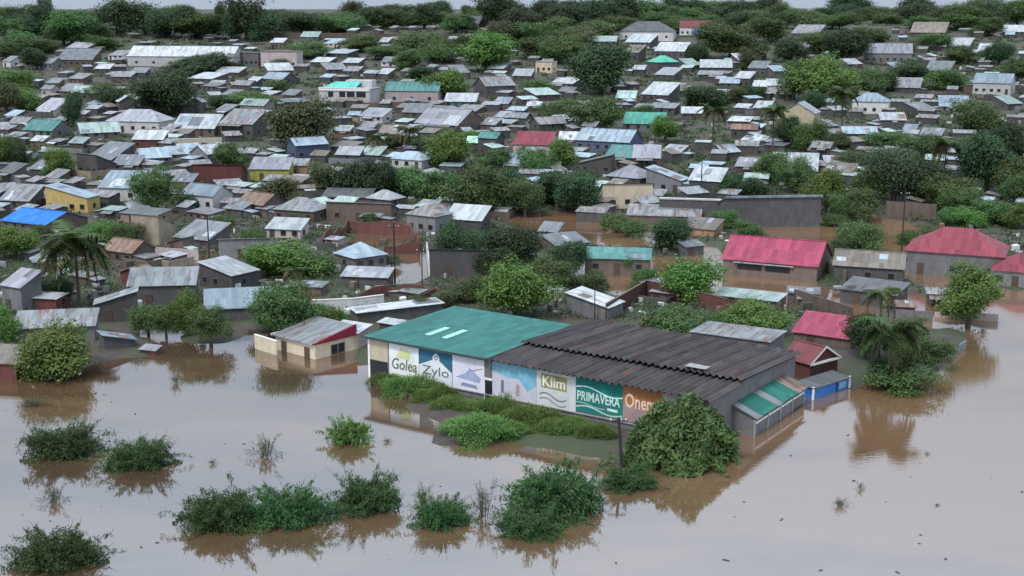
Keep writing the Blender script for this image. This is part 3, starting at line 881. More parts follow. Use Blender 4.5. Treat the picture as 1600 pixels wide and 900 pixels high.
ware = empty('warehouse', WA, WYAW)
tag(ware, 'big warehouse with painted walls, green roof and black ribbed roof in floodwater', 'warehouse')
T0, T1 = 0.0, wall_t(1105) + 0.3
TG = wall_t(765)
EAVE = wall_z(577, 524)
DG, DB_ = 18.2, 23.5
print('warehouse', T1, TG, EAVE, wall_z(973, 592), wall_z(973, 653), wall_z(900, 634))
M['mural_white'] = wall_mat('mural_white', (0.74, 0.76, 0.78), dirt=0.3)
M['mural_lilac'] = wall_mat('mural_lilac', (0.68, 0.67, 0.76), dirt=0.25)
M['mural_blue'] = wall_mat('mural_blue', (0.04, 0.20, 0.30), dirt=.4)
M['mural_sky'] = wall_mat('mural_light_blue', (0.20, 0.46, 0.60), dirt=.4)
M['mural_teal'] = wall_mat('mural_teal', (0.010, 0.21, 0.185), dirt=.4)
M['mural_orange'] = wall_mat('mural_orange', (0.42, 0.17, 0.065), dirt=.4)
M['mural_pink'] = wall_mat('mural_pink', (0.50, 0.36, 0.36), dirt=.4)
M['ink_green'] = wall_mat('painted_olive_lettering', (0.16, 0.18, 0.09), dirt=.4)
M['ink_grey'] = wall_mat('painted_grey_lettering', (0.16, 0.18, 0.22), dirt=.4)
M['ink_yellow'] = wall_mat('painted_yellow_block', (0.33, 0.29, 0.10), dirt=.4)
M['ink_pale'] = wall_mat('painted_pale_lettering', (0.75, 0.77, 0.72), dirt=.4)
M['ink_mint'] = wall_mat('painted_mint_lettering', (0.62, 0.78, 0.72), dirt=.4)
M['ink_cream'] = wall_mat('painted_cream_lettering', (0.72, 0.52, 0.38), dirt=.4)
M['ink_yg'] = wall_mat('painted_lime_patch', (0.55, 0.58, 0.30), dirt=.4)
M['mural_bluegrey'] = wall_mat('mural_blue_grey', (0.30, 0.36, 0.52), dirt=.4)

# core walls
mb = MB()
mb.poly([(0, 0, -1.5), (T1, 0, -1.5), (T1, 0, EAVE - .15), (0, 0, EAVE - .15)])
mb.poly([(T1, 0, -1.5), (T1, DB_, -1.5), (T1, DB_, EAVE - .9), (T1, 7, EAVE - .15), (T1, 0, EAVE - .15)])
mb.poly([(T1, DB_, -1.5), (TG, DB_, -1.5), (TG, DB_, EAVE - .9), (T1, DB_, EAVE - .9)])
mb.poly([(TG, DG, -1.5), (0, DG, -1.5), (0, DG, EAVE - .1), (TG, DG, EAVE - .1)])
mb.poly([(0, DG, -1.5), (0, 0, -1.5), (0, 0, EAVE - .15), (0, DG, EAVE - .1)])
mb.poly([(TG, DB_, -1.5), (TG, DG, -1.5), (TG, DG, EAVE - .1), (TG, DB_, EAVE - .9)])
mb.build('wall', M['wallg'], ware)

# green sheet roof
m = roof_mat('green_warehouse_roof', (0.035, 0.225, 0.185), rough=.45, metal=.0, rust=0.2, axis=0)
mb = MB(); mb.slab([(-.5, -.55, EAVE), (TG - .1, -.55, EAVE), (TG - .1, DG + .3, EAVE + .12), (-.5, DG + .3, EAVE + .12)], .10)
g = mb.build('green_roof', m, ware)
mb = MB()
mb.box(-.52, TG - .1, -.62, -.552, EAVE - .28, EAVE + .015); mb.box(-.57, -.502, -.62, DG + .3, EAVE - .25, EAVE + .03)
mb.build('fascia', plain_mat('dark_fascia', (.03, .05, .05), .7), ware)
for (xa, ya, xb, yb_) in ((668, 523, 705, 513), (694, 528, 732, 517)):
    a_, b_ = onz(xa, ya, EAVE + .05), onz(xb, yb_, EAVE + .09)
    inv = Matrix.Rotation(-WYAW, 4, 'Z')
    la, lb = inv @ (a_ - WA), inv @ (b_ - WA)
    mb = MB(); mb.slab([(la.x - .42, la.y, EAVE + .065), (la.x + .42, la.y, EAVE + .065), (la.x + .42, lb.y, EAVE + .135), (la.x - .42, lb.y, EAVE + .135)], .05)
    mb.build('skylight_sheet', plain_mat('mint_skylight', (.32, .62, .50), .5), ware)

# black channel roof in two tiers: each channel a part of its own
M['channel'] = roof_mat('black_channel_roof', (0.082, 0.072, 0.074), rough=.85, metal=0, rust=0.5, axis=0)
nch = 36
cw = (T1 - TG + .6) / nch


def channel_mesh(length, z0, z1, y0):
    prof = [(0, 0), (.10 * cw, 0.02), (.27 * cw, .24), (.50 * cw, .24), (.74 * cw, .02), (cw * .985, 0)]
    mb = MB()
    n = len(prof)
    for yy, zz in ((y0, z0), (y0 + length, z1)):
        for (a, b_) in prof: mb.v.append((a, yy, zz + b_))
        for (a, b_) in prof: mb.v.append((a, yy, zz + b_ - .05))
    for i in range(n - 1):
        mb.f.append((i, i + 1, 2 * n + i + 1, 2 * n + i))
        mb.f.append((n + i + 1, n + i, 3 * n + i, 3 * n + i + 1))
        mb.f.append((i + 1, i, n + i, n + i + 1))
        mb.f.append((2 * n + i, 2 * n + i + 1, 3 * n + i + 1, 3 * n + i))
    mb.f.append((0, 2 * n, 3 * n, n)); mb.f.append((n - 1, 2 * n - 1, 4 * n - 1, 3 * n - 1))
    return mb.mesh('roof_channel', M['channel'])


cf = channel_mesh(8.2, EAVE - .10, EAVE - .02, -.9)
cb = channel_mesh(DB_ - 6.0, EAVE + .42, EAVE - .45, 6.5)
for i in range(nch):
    for me_ in (cf, cb):
        link('roof_channel', me_, ware, loc=(TG + i * cw, R.uniform(-.12, .12), R.uniform(-.03, .03)))
mb = MB(); mb.box(T1 - 6.3, T1 - 3.8, 6.9, 8.2, EAVE + .80, EAVE + .86)
mb.build('roof_patch', M['concrete'], ware)

# painted panels on the front wall
def panel(xa, xb, m_, ztop=None, zbot=None, th=.03, name='mural_panel'):
    ta, tb = wall_t(xa), wall_t(xb)
    mb = MB(); mb.box(0, tb - ta, -th, 0.02, 0, ztop - zbot)
    return mb.build(name, m_, ware, (ta, 0, zbot)), tb - ta, ztop - zbot


def text(parent, s, w, h, x, z, m_, y=-.05, name='lettering', shear=0.0, offset=0.0):
    cu = bpy.data.curves.new('tmp', 'FONT')
    cu.body = s; cu.extrude = .012; cu.resolution_u = 3; cu.shear = shear; cu.offset = offset
    ob = bpy.data.objects.new('tmp', cu)
    COL.objects.link(ob)
    dg = bpy.context.evaluated_depsgraph_get(); dg.update()
    me_ = bpy.data.meshes.new_from_object(ob.evaluated_get(dg))
    bpy.data.objects.remove(ob)
    co_ = np.empty(len(me_.vertices) * 3, np.float32); me_.vertices.foreach_get('co', co_); co_ = co_.reshape(-1, 3)
    lo, hi = co_.min(0), co_.max(0)
    out = np.stack([(co_[:, 0] - lo[0]) / (hi[0] - lo[0]) * w + x, -co_[:, 2] + y, (co_[:, 1] - lo[1]) / (hi[1] - lo[1]) * h + z], 1)
    me_.vertices.foreach_set('co', out.astype(np.float32).ravel())
    me_.materials.clear(); me_.materials.append(m_)
    me_.update()
    return link(name, me_, parent)


ZT = EAVE - .32
ZB = 1.35


def wave_band(parent, name, m_, pts, th, y=-.045):
    mb = MB()
    for i in range(len(pts) - 1):
        (xa, za), (xb, zb) = pts[i], pts[i + 1]
        mb.poly([(xa, y, za - th / 2), (xb, y, zb - th / 2), (xb, y, zb + th / 2), (xa, y, za + th / 2)])
    return mb.build(name, m_, parent)


def curve(w, z0, z1, amp, n=16, x0=0):
    return [(x0 + w * i / n, z0 + (z1 - z0) * i / n + amp * math.sin(2 * math.pi * i / n)) for i in range(n + 1)]


# cream bay with the dark opening under a lintel
p, w, h = panel(578, 607, M['wallc'], ZT, ZB + 1.1, name='cream_panel')
p, w, h = panel(579.5, 606.5, M['pane'], ZB + 1.05, -.2, name='opening')
p, w, h = panel(576.5, 579.3, M['white'], ZT + .1, -.2, .05, name='corner_post')
# white panel with olive lettering
p, w, h = panel(609, 655, M['mural_white'], ZT, .45)
text(p, 'Golea', w * .84, h * .30, w * .10, h * .30, M['ink_green'], shear=.15, offset=.01)
mb = MB(); mb.poly([(w * .25, -.04, h * .62), (w * .68, -.04, h * .58), (w * .74, -.04, h * .82), (w * .4, -.04, h * .9)]); mb.build('painted_patch', M['ink_yg'], p)
mb = MB(); mb.poly([(w * .05, -.04, h * .06), (w * .95, -.04, h * .06), (w * .9, -.04, h * .16), (w * .1, -.04, h * .18)]); mb.build('painted_patch', M['ink_yg'], p)
# blue panel with a white house shape
p, w, h = panel(655.5, 707, M['mural_blue'], ZT, .35)
mb = MB()
mb.poly([(0.02, -.045, .1), (w - .02, -.045, .1), (w - .02, -.045, h * .48), (w * .62, -.045, h * .74), (w * .62, -.045, h * .84), (w * .52, -.045, h * .93), (w * .42, -.045, h * .84), (w * .42, -.045, h * .74), (.02, -.045, h * .56)])
mb.build('painted_house_shape', M['mural_white'], p)
text(p, 'Zylo', w * .8, h * .30, w * .1, h * .27, M['ink_grey'], y=-.06)
mb = MB(); mb.poly([(w * .2, -.055, h * .1), (w * .82, -.055, h * .1), (w * .74, -.055, h * .19), (w * .27, -.055, h * .19)]); mb.build('painted_patch', M['ink_green'], p)
mb = MB()
for k in range(12):
    a0, a1 = 2 * math.pi * k / 12, 2 * math.pi * (k + 1) / 12
    f_ = lambda a, r_: (w * .52 + r_ * math.cos(a), -.06, h * .80 + r_ * math.sin(a))
    mb.poly([f_(a0, .16), f_(a1, .16), f_(a1, .27), f_(a0, .27)])
mb.build('painted_ring', M['ink_grey'], p)
# lilac panel with a faint picture
p, w, h = panel(707.5, 757, M['mural_lilac'], ZT, .9)
mb = MB(); mb.poly([(w * .1, -.04, h * .35), (w * .85, -.04, h * .28), (w * .9, -.04, h * .42), (w * .55, -.04, h * .66), (w * .4, -.04, h * .5)]); mb.build('painted_picture', M['mural_bluegrey'], p)
mb = MB(); mb.poly([(w * .25, -.04, h * .12), (w * .8, -.04, h * .10), (w * .75, -.04, h * .2), (w * .3, -.04, h * .22)]); mb.build('painted_picture', M['mural_bluegrey'], p)
wave_band(p, 'painted_stroke', M['ink_grey'], [(w * .5, h * .88), (w * .52, h * .66), (w * .62, h * .6), (w * .95, h * .72)], .09)
# dark doorway
p, w, h = panel(757.5, 769, M['pane'], 2.7, -.2, .06, name='door')
panel(757, 758.2, M['white'], 2.85, -.2, .08, name='door_jamb'); panel(756.5, 769.5, M['white'], 2.95, 2.7, .08, name='lintel')
# pinkish white panel with light blue top
p, w, h = panel(769.5, 838, M['mural_lilac'], ZT, 1.0)
mb = MB()
mb.poly([(.02, -.045, h * .74), (w * .35, -.045, h * .60), (w * .6, -.045, h * .62), (w * .8, -.045, h * .30), (w - .02, -.045, h * .5), (w - .02, -.045, h - .02), (.02, -.045, h - .02)])
mb.build('painted_sky', M['mural_sky'], p)
mb = MB(); mb.poly([(w * .2, -.045, h * .12), (w * .27, -.045, h * .12), (w * .27, -.045, h * .5), (w * .2, -.045, h * .5)]); mb.build('painted_figure', M['ink_grey'], p)
mb = MB(); mb.poly([(w * .55, -.048, h * .12), (w * .62, -.048, h * .12), (w * .62, -.048, h * .45), (w * .55, -.048, h * .45)]); mb.build('painted_figure', M['mural_pink'], p)
# Klim panel
p, w, h = panel(838.5, 900, M['mural_white'], ZT, 1.0)
mb = MB(); mb.poly([(w * .12, -.045, h * .52), (w * .78, -.045, h * .50), (w * .78, -.045, h * .90), (w * .12, -.045, h * .92)]); mb.build('painted_block', M['ink_yellow'], p)
text(p, 'Klim', w * .58, h * .30, w * .16, h * .56, M['ink_pale'], y=-.06, offset=.02)
wave_band(p, 'painted_wave', M['ink_grey'], curve(w * .68, h * .32, h * .26, .28, x0=w * .08), .16)
wave_band(p, 'painted_wave', M['ink_green'], curve(w * .68, h * .18, h * .10, .28, x0=w * .08), .12)
# PRIMAVERA panel
p, w, h = panel(900.5, 973.5, M['mural_teal'], ZT, 1.15)
wave_band(p, 'painted_wave', M['ink_mint'], curve(w - .04, h * .72, h * .62, .26, x0=.02), .16)
wave_band(p, 'painted_wave', M['ink_mint'], curve(w - .04, h * .14, h * .10, .26, x0=.02), .18)
wave_band(p, 'painted_wave', M['ink_mint'], curve(w * .62, h * .27, h * .20, .10, x0=.02), .08)
text(p, 'PRIMAVERA', w * .92, h * .27, w * .03, h * .34, M['ink_mint'], y=-.055, offset=.012)
mb = MB(); mb.poly([(w * .68, -.05, h * .18), (w * .9, -.05, h * .17), (w * .9, -.05, h * .25), (w * .68, -.05, h * .26)]); mb.build('painted_patch', M['ink_mint'], p)
# orange panel
p, w, h = panel(974, 1034, M['mural_orange'], ZT, 1.1)
mb = MB(); mb.poly([(.02, -.042, .02), (w * .75, -.042, .02), (w * .8, -.042, h * .38), (.02, -.042, h * .48)]); mb.build('painted_patch', M['mural_pink'], p)
text(p, 'Onem', w * .80, h * .40, w * .06, h * .40, M['ink_cream'], y=-.06, offset=.02)
p, w, h = panel(1034.5, 1100, M['wallp'], ZT, 1.0, name='plain_panel')
# ledge and lower wall
mb = MB(); mb.box(wall_t(705), T1, -.16, 0, .88, 1.0); mb.build('ledge', M['concrete'], ware)

# lean-to with green patched roof on the right end
an = empty('lean_to', WA + wdir * (T1 + .02) + wperp * 6.0, WYAW)
tag(an, 'lean-to with patched green tin roof at the right end of the painted warehouse', 'shed')
aw, ad = 2.5, 14.0
mb = MB()
mb.poly([(0, 0, -1.5), (aw, 0, -1.5), (aw, 0, 2.2), (0, 0, 3.1)]); mb.poly([(aw, 0, -1.5), (aw, ad, -1.5), (aw, ad, 2.2), (aw, 0, 2.2)]); mb.poly([(aw, ad, -1.5), (0, ad, -1.5), (0, ad, 3.1), (aw, ad, 2.2)])
mb.build('wall', M['wallg'], an)
zz = lambda x: 3.2 - x * .9 / aw
y_ = -.3
for (ln, mm, dz) in ((1.5, 'roofG1', 0), (4.0, 'roofX1', .05), (1.8, 'roofG1', -.02), (4.2, 'roofX1', .04), (3.2, 'roofB1', -.03)):
    mb = MB(); mb.slab([(.1, y_, zz(0) + dz), (aw + .5, y_, zz(aw + .5) + dz), (aw + .5, y_ + ln, zz(aw + .5) + dz), (.1, y_ + ln, zz(0) + dz)], .06)
    mb.build('roof_sheet', M[mm], an); y_ += ln - .05
mb = MB(); mb.box(aw + .01, aw + .12, -.1, ad, 1.35, 1.55); mb.build('white_rail', M['white'], an)
for k in range(5):
    mb = MB(); mb.box(aw + .01, aw + .16, ad * k / 4 - .1, ad * k / 4 + .1, -1.5, 1.9); mb.build('pillar', M['concrete'], an)
# blue kiosk at the water's edge
kp = onz(1270, 624, 0); kq = onz(1326, 606, 0)
kd = kq - kp
ks = empty('kiosk', kp, math.atan2(kd.y, kd.x))
tag(ks, 'bright blue painted kiosk half under water right of the warehouse', 'kiosk')
kl = kd.length
M['kiosk_blue'] = plain_mat('kiosk_blue', (0.02, 0.14, 0.42), .5)
mb = MB(); mb.box(0, kl, 0, 2.4, -1.2, 1.35); mb.build('body', M['kiosk_blue'], ks)
mb = MB(); mb.slab([(-.2, -.25, 1.4), (kl + .2, -.25, 1.4), (kl + .2, 2.6, 1.65), (-.2, 2.6, 1.65)], .08); mb.build('roof', M['roofD0'], ks)
mb = MB(); mb.box(kl * .62, kl * .68, -.05, 0, -.3, 1.3); mb.build('shutter_bar', plain_mat('dark_blue', (.01, .03, .12), .6), ks)
mb = MB(); mb.box(kl * .72, kl * .92, -.04, 0, .25, 1.1); mb.build('poster', M['mural_sky'], ks)
mb = MB(); mb.box(-.15, .05, -.15, .05, -1.2, 1.5); mb.build('post', M['white'], ks)
mb = MB(); mb.box(kl - .05, kl + .15, -.15, .05, -1.2, 1.5); mb.build('post', M['white'], ks)

# ------------------------------------------------------------------ cream flooded house
ca_ = onz(431, 545, 0); cb_ = onz(493, 562, 0)
cd = cb_ - ca_
cy = math.atan2(cd.y, cd.x)
CW = cd.length
ch = empty('house', ca_, cy)
tag(ch, 'cream flooded house with grey roof and dark red gable, left of the warehouse', 'house', 'houses of the flooded town')
cdp = 7.2
CZ = 2.0
mb = MB()
mb.poly([(0, 0, -1.5), (CW, 0, -1.5), (CW, 0, CZ), (0, 0, CZ)]); mb.poly([(CW, 0, -1.5), (CW, cdp, -1.5), (CW, cdp, CZ), (CW, 0, CZ)])
mb.poly([(CW, cdp, -1.5), (0, cdp, -1.5), (0, cdp, CZ), (CW, cdp, CZ)]); mb.poly([(0, cdp, -1.5), (0, 0, -1.5), (0, 0, CZ), (0, cdp, CZ)])
mb.build('wall', M['wallc'], ch)
mb = MB(); mb.slab([(-.3, -.4, CZ + .02), (CW - .25, -.4, CZ + .02), (CW - .25, cdp + .2, CZ + 1.25), (-.3, cdp + .2, CZ + 1.25)], .09); mb.build('roof', M['roofG0'], ch)
mb = MB(); mb.slab([(CW - .2, -.2, CZ + .0), (CW + .14, -.2, CZ + .0), (CW + .14, cdp, CZ + .0), (CW - .2, cdp, CZ + .0)], .02)
mb.poly([(CW + .05, -.3, CZ), (CW + .05, cdp, CZ), (CW + .05, cdp, CZ + 1.45), (CW + .05, -.3, CZ + .12)]); mb.poly([(CW - .24, cdp, CZ), (CW - .24, -.3, CZ), (CW - .24, -.3, CZ + .12), (CW - .24, cdp, CZ + 1.45)])
mb.poly([(CW - .24, -.3, CZ + .12), (CW + .05, -.3, CZ + .12), (CW + .05, cdp, CZ + 1.45), (CW - .24, cdp, CZ + 1.45)])
mb.build('gable_parapet', M['red_trim'], ch)
mb = MB(); mb.box(-.36, -.26, -.45, cdp + .25, CZ - .1, CZ + .2); mb.build('barge_board', M['white'], ch)
for fx in (.22, .80):
    link('door', door_mesh(.9, 1.3, 0), ch, loc=(CW * fx, 0, 0))
fm, pm = window_mesh(1.0, 1.2, 1)
w_ = link('window', fm, ch, loc=(CW, cdp * .45, .75)); link('pane', pm, w_)
w_ = link('window', fm, ch, loc=(CW, cdp * .62, .75)); link('pane', pm, w_)
FOOT.append((ca_.x + 4, ca_.y + 3, 7))
mb = MB(); mb.box(0, 1, 0, .2, -1.5, 1.3)
hb = house(510, 580, 497, 542, 'm', 'W', 'p', yaw=-32, r=.6, h=2.3, openings=1, label='pale-roofed annex behind the cream flooded house')
house(588, 634, 494, 520, 'm', 'W', 'k', yaw=-32, r=.5, h=2.0, openings=0, label='small white-roofed shed tucked behind the warehouse green roof', cat='shed')


# ------------------------------------------------------------------ free-standing walls and ruins
def yard_wall(pts, h, m_, label, th=.22, name='boundary_wall', coping=None, z=None, cat='wall'):
    P = [at(x, y) for (x, y) in pts]
    o = empty(name, P[0])
    tag(o, label, cat)
    for i in range(len(P) - 1):
        a, b_ = P[i] - P[0], P[i + 1] - P[0]
        d = (b_ - a); d.z = 0
        n = Vector((-d.y, d.x, 0)).normalized() * th
        hh = h if not isinstance(h, list) else h[i]
        k = max(2, int(d.length / 2.2))
        mb = MB()
        # top edge uneven where broken
        q = []
        for j in range(k + 1):
            p_ = a.lerp(b_, j / k)
            q.append((p_, hh * (1 if cat == 'wall' else R.uniform(.45, 1.1))))
        for j in range(k):
            (pa, ha), (pb, hb_) = q[j], q[j + 1]
            A0, B0 = pa + Vector((0, 0, -1.4)), pb + Vector((0, 0, -1.4))
            A1, B1 = pa + Vector((0, 0, ha)), pb + Vector((0, 0, hb_))
            mb.poly([A0, B0, B1, A1]); mb.poly([B0 + n, A0 + n, A1 + n, B1 + n]); mb.poly([A1, B1, B1 + n, A1 + n])
            if j == 0: mb.poly([A0 + n, A0, A1, A1 + n])
            if j == k - 1: mb.poly([B0, B0 + n, B1 + n, B1])
        mb.build('wall', m_, o)
        if coping and cat == 'wall':
            mb = MB(); e = n * .25
            A1, B1 = a + Vector((0, 0, hh)), b_ + Vector((0, 0, hh))
            c_ = Vector((0, 0, .1))
            mb.slab([A1 - e + c_, B1 - e + c_, B1 + n + e + c_, A1 + n + e + c_], .1 - .002)
            mb.build('coping', coping, o)
    return o


M['brick'] = wall_mat('old_brick', (0.125, 0.048, 0.040), dirt=.7)
yard_wall([(398, 541), (432, 552)], 1.6, M['wallc'], 'short cream wall in the water left of the cream house', coping=M['white'])
yard_wall([(252, 232), (347, 230)], 2.6, M['wallc'], 'long cream yard wall below the grey-roofed houses on the left', coping=M['white'])
yard_wall([(398, 60), (560, 62), (720, 64)], 3.2, M['wallb'], 'long brown boundary wall along the far ridge')
yard_wall([(1383, 338), (1462, 344)], 3.4, M['wallb'], 'brown wall beside the pole behind the maroon roof')
yard_wall([(487, 487), (552, 484), (600, 478)], 1.7, M['wallw'], 'pale yard wall left of the brick rubble', coping=M['white'])
yard_wall([(560, 470), (612, 462), (680, 466), (640, 478)], 2.0, M['brick'], 'broken dark red brick walls behind the long white roof', cat='ruin', name='brick_ruin')
yard_wall([(505, 384), (545, 362), (640, 366), (655, 392), (600, 396)], 2.6, M['brick'], 'roofless dark brick house ruin right of the pinkish shack', cat='ruin', name='brick_ruin')
yard_wall([(948, 500), (1010, 462), (1065, 474), (1135, 492)], 2.4, M['brick'], 'roofless brick compound behind the black ribbed roof', coping=M['wallb'], cat='wall')
yard_wall([(1000, 512), (1060, 500), (1100, 520)], 2.0, M['brick'], 'inner brick wall of the roofless compound', cat='ruin', name='brick_ruin')
yard_wall([(672, 430), (668, 398)], 2.4, M['wallw'], 'pale wall along the flooded lane')
yard_wall([(560, 168), (640, 166), (760, 168)], 1.6, M['wallb'], 'low brown wall below the pinkish teal-roofed house')
yard_wall([(1460, 492), (1560, 500)], .8, M['wallp'], 'low broken wall in the water under the right tree', cat='ruin', name='wall_remains')
yard_wall([(1430, 590), (1510, 540)], .7, M['wallg'], 'low wall edge right of the palms by the water')
yard_wall([(0, 370), (60, 372), (112, 364)], 1.8, M['wallb'], 'brown yard wall in front of the blue-roofed house')
yard_wall([(240, 400), (310, 404)], 1.6, M['wallp'], 'pale yard wall behind the striped tin roof')
yard_wall([(600, 300), (680, 300), (760, 306)], 2, M['wallk'], 'dark yard wall behind the brilliant white roof')
yard_wall([(770, 452), (860, 456)], 1.5, M['wallk'], 'dark yard wall behind the bright bushes in the centre')
yard_wall([(1240, 470), (1330, 500)], 1.9, M['wallb'], 'brown yard wall behind the rose-red roof')
yard_wall([(1280, 420), (1320, 440)], 1.9, M['wallb'], 'brown yard wall right of the bright red roof')

# ------------------------------------------------------------------ poles
def pole(x, yt, yb, label, arm=True, lean=0.0, r_=.13):
    P = at(x, yb)
    s = pxm(P); H_ = (yb - yt) / s / .96
    o = empty('utility_pole', P + Vector((0, 0, -.0)))
    tag(o, label, 'pole', 'wooden poles')
    mb = MB(); mb.tube([(0, 0, -1.5), (lean * .5, 0, H_ * .5), (lean, 0, H_)], [r_ * 1.2, r_, r_ * .8], 8); mb.build('post', M['darkwood'], o)
    if arm:
        mb = MB(); mb.box(lean - .9, lean + .9, -.06, .06, H_ * .92, H_ * .92 + .12); mb.build('crossarm', M['darkwood'], o)
        for k in (-.75, 0.3, .75):
            mb = MB(); mb.tube([(lean + k, 0, H_ * .92 + .12), (lean + k, 0, H_ * .92 + .32)], [.06, .05], 6); mb.build('insulator', M['white'], o)


pole(972, 652, 727, 'leaning dark pole standing in the water in front of the warehouse', lean=-.45, r_=.16)
pole(617, 350, 440, 'tall dark pole beside the flooded lane in the middle', r_=.15)
pole(327, 338, 402, 'dark pole with crossarm near the dull grey roofs on the left')
pole(1095, 252, 312, 'dark pole beside the tall dark block house', arm=False)
pole(1408, 298, 402, 'tall thin pole left of the large maroon roof', r_=.12)
pole(929, 447, 500, 'thin pole behind the black ribbed roof', arm=False, r_=.08)
pole(660, 388, 462, 'thin pole standing in the flooded lane', arm=True, r_=.09)
pole(428, 62, 84, 'distant pole near the unfinished concrete building', r_=.14)

# ------------------------------------------------------------------ vegetation
def quads_mesh(name, V, m_, per=4):
    """V: (n, per, 3) polygons"""
    n = V.shape[0]
    me_ = bpy.data.meshes.new(name)
    me_.vertices.add(n * per)
    me_.vertices.foreach_set('co', V.astype(np.float32).ravel())
    me_.loops.add(n * per)
    me_.loops.foreach_set('vertex_index', np.arange(n * per, dtype=np.int32))
    me_.polygons.add(n)
    me_.polygons.foreach_set('loop_start', np.arange(0, n * per, per, dtype=np.int32))
    me_.polygons.foreach_set('loop_total', np.full(n, per, np.int32))
    me_.update()
    me_.materials.append(m_)
    return me_


def unit(v):
    return v / np.maximum(np.linalg.norm(v, axis=-1, keepdims=True), 1e-9)


def leaf_quads(rng, P, Nrm, size, long=1.6):
    n = len(P)
    nn = unit(Nrm + rng.normal(0, .55, (n, 3)))
    u = unit(np.cross(nn, rng.normal(0, 1, (n, 3))))
    v = np.cross(nn, u)
    s = size * rng.uniform(.6, 1.35, (n, 1))
    a = P - u * s * long * .5
    c = P + u * s * long * .5
    b_ = P + v * s * .42 - nn * s * .12
    d = P - v * s * .42 - nn * s * .12
    return np.stack([a, b_, c, d], 1)


def crown(seed, nclump, leaves, leaf, spread=.55, lo=-.75, flat=1.0, lobes=9, clump=.16, airy=0.0):
    """unit crown: leaf clumps spread through a lumpy volume"""
    rng = np.random.default_rng(seed)
    L_ = unit(rng.normal(0, 1, (lobes, 3))) * rng.uniform(.25, spread, (lobes, 1))
    L_[:, 2] *= .8
    r = rng.uniform(.20, .46, lobes)
    L_ = np.vstack([L_, [[0, 0, 0]]]); r = np.append(r, .6)
    w = r ** 2 / (r ** 2).sum()
    k = rng.choice(lobes + 1, nclump, p=w)
    d = unit(rng.normal(0, 1, (nclump, 3)))
    rr = r[k] * rng.uniform(.45 - airy * .3, 1.08, nclump) ** (.6)
    C = L_[k] + d * rr[:, None]
    keep = C[:, 2] > lo + rng.uniform(-.1, .15, nclump)
    C, d = C[keep], d[keep]
    n = len(C)
    cs = clump * rng.uniform(.55, 1.4, (n, 1, 1))
    off = rng.normal(0, 1, (n, leaves, 3)) * cs * np.array([1, 1, .6])
    P = (C[:, None, :] + off).reshape(-1, 3)
    Nr = (unit(off + 1e-6) * .6 + d[:, None, :] * .5 + np.array([0, 0, .55])).reshape(-1, 3)
    P[:, 2] *= flat
    return leaf_quads(rng, P, Nr, leaf)


CR = {}
for k, (mat_, seed, nc, lv, lf, kw) in {
    'bright': ('leaf_bright', 1, 560, 22, .052, dict(clump=.115, lo=-.85, spread=.85, lobes=15)), 'mid': ('leaf_mid', 11, 560, 22, .050, dict(clump=.12, lo=-.85, spread=.85, lobes=15)),
    'dark': ('leaf_dark', 21, 700, 22, .050, dict(clump=.12, spread=.74, lobes=14)), 'olive': ('leaf_olive', 31, 520, 20, .052, dict(clump=.135, airy=.5, spread=.7)),
    'feather': ('leaf_feather', 41, 560, 26, .036, dict(clump=.17, airy=.4, spread=.66)), 'gum': ('leaf_dark', 51, 190, 22, .055, dict(clump=.14, spread=.8, airy=.6, lobes=7))}.items():
    CR[k] = [quads_mesh('crown', crown(seed + i, nc, lv, lf, **kw), M[mat_]) for i in range(5)]


def trunk_mesh(seed, tall=False):
    rr = random.Random(seed)
    mb = MB()
    mb.tube([(0, 0, -.12), (.02, .01, .25), (rr.uniform(-.05, .05), rr.uniform(-.05, .05), .55)], [.060, .045, .032], 7)
    for i in range(5):
        a = i * 1.257 + rr.uniform(-.4, .4)
        z0 = rr.uniform(.25, .5)
        e = rr.uniform(.18, .34)
        mb.tube([(0.01, 0, z0), (math.cos(a) * e * .5, math.sin(a) * e * .5, z0 + .16), (math.cos(a) * e, math.sin(a) * e, z0 + .34)], [.028, .018, .007], 5)
    return mb.mesh('trunk', M['trunk'])


TR = [trunk_mesh(i) for i in range(5)]
GROUPS = {'bright': 'trees of the town', 'mid': 'trees of the town', 'dark': 'trees of the town', 'olive': 'trees of the town', 'feather': 'trees of the town', 'gum': 'trees of the town'}
TDESC = {'bright': 'bright green leafy tree', 'mid': 'mid-green leafy tree', 'dark': 'dark green dense tree', 'olive': 'dull olive tree', 'feather': 'pale feathery tree', 'gum': 'tall thin-crowned dark tree'}


def tree(x, yt, yb, w, kind='mid', label=None, low=False):
    P = at(x, yb)
    s = pxm(P)
    W, H_ = w / s, max(1.2, (yb - yt) / s / .97)
    W = max(W, .9)
    o = empty('tree' if not low else 'bush', P + Vector((0, 0, -.1)), R.uniform(0, 6.28))
    i = R.randrange(5)
    cz = .40 if low else .49
    c = link('crown', CR[kind][i], o, loc=(0, 0, H_ * cz))
    c.scale = (W * .53 * R.uniform(.85, 1.15), W * .53 * R.uniform(.85, 1.15), H_ * .56)
    c.rotation_euler = (R.uniform(-.15, .15), R.uniform(-.15, .15), 0)
    if low: c.scale[2] = H_ * .56
    t = link('trunk', TR[i], o)
    t.scale = (min(W, H_) * .9, min(W, H_) * .9, H_)
    if label: tag(o, label, 'tree' if not low else 'bush', GROUPS[kind])
    else:
        d = TDESC[kind]
        if low: d = d.replace('tree', 'bush')
        elif H_ > 11: d = 'tall ' + d.replace('tall ', '')
        elif W < 4.5: d = 'small ' + d
        PENDING.append((o, d, 'bush' if low else 'tree', GROUPS[kind], x, (yt + yb) / 2))
    FOOT.append((P.x, P.y, W * .28))
    return o


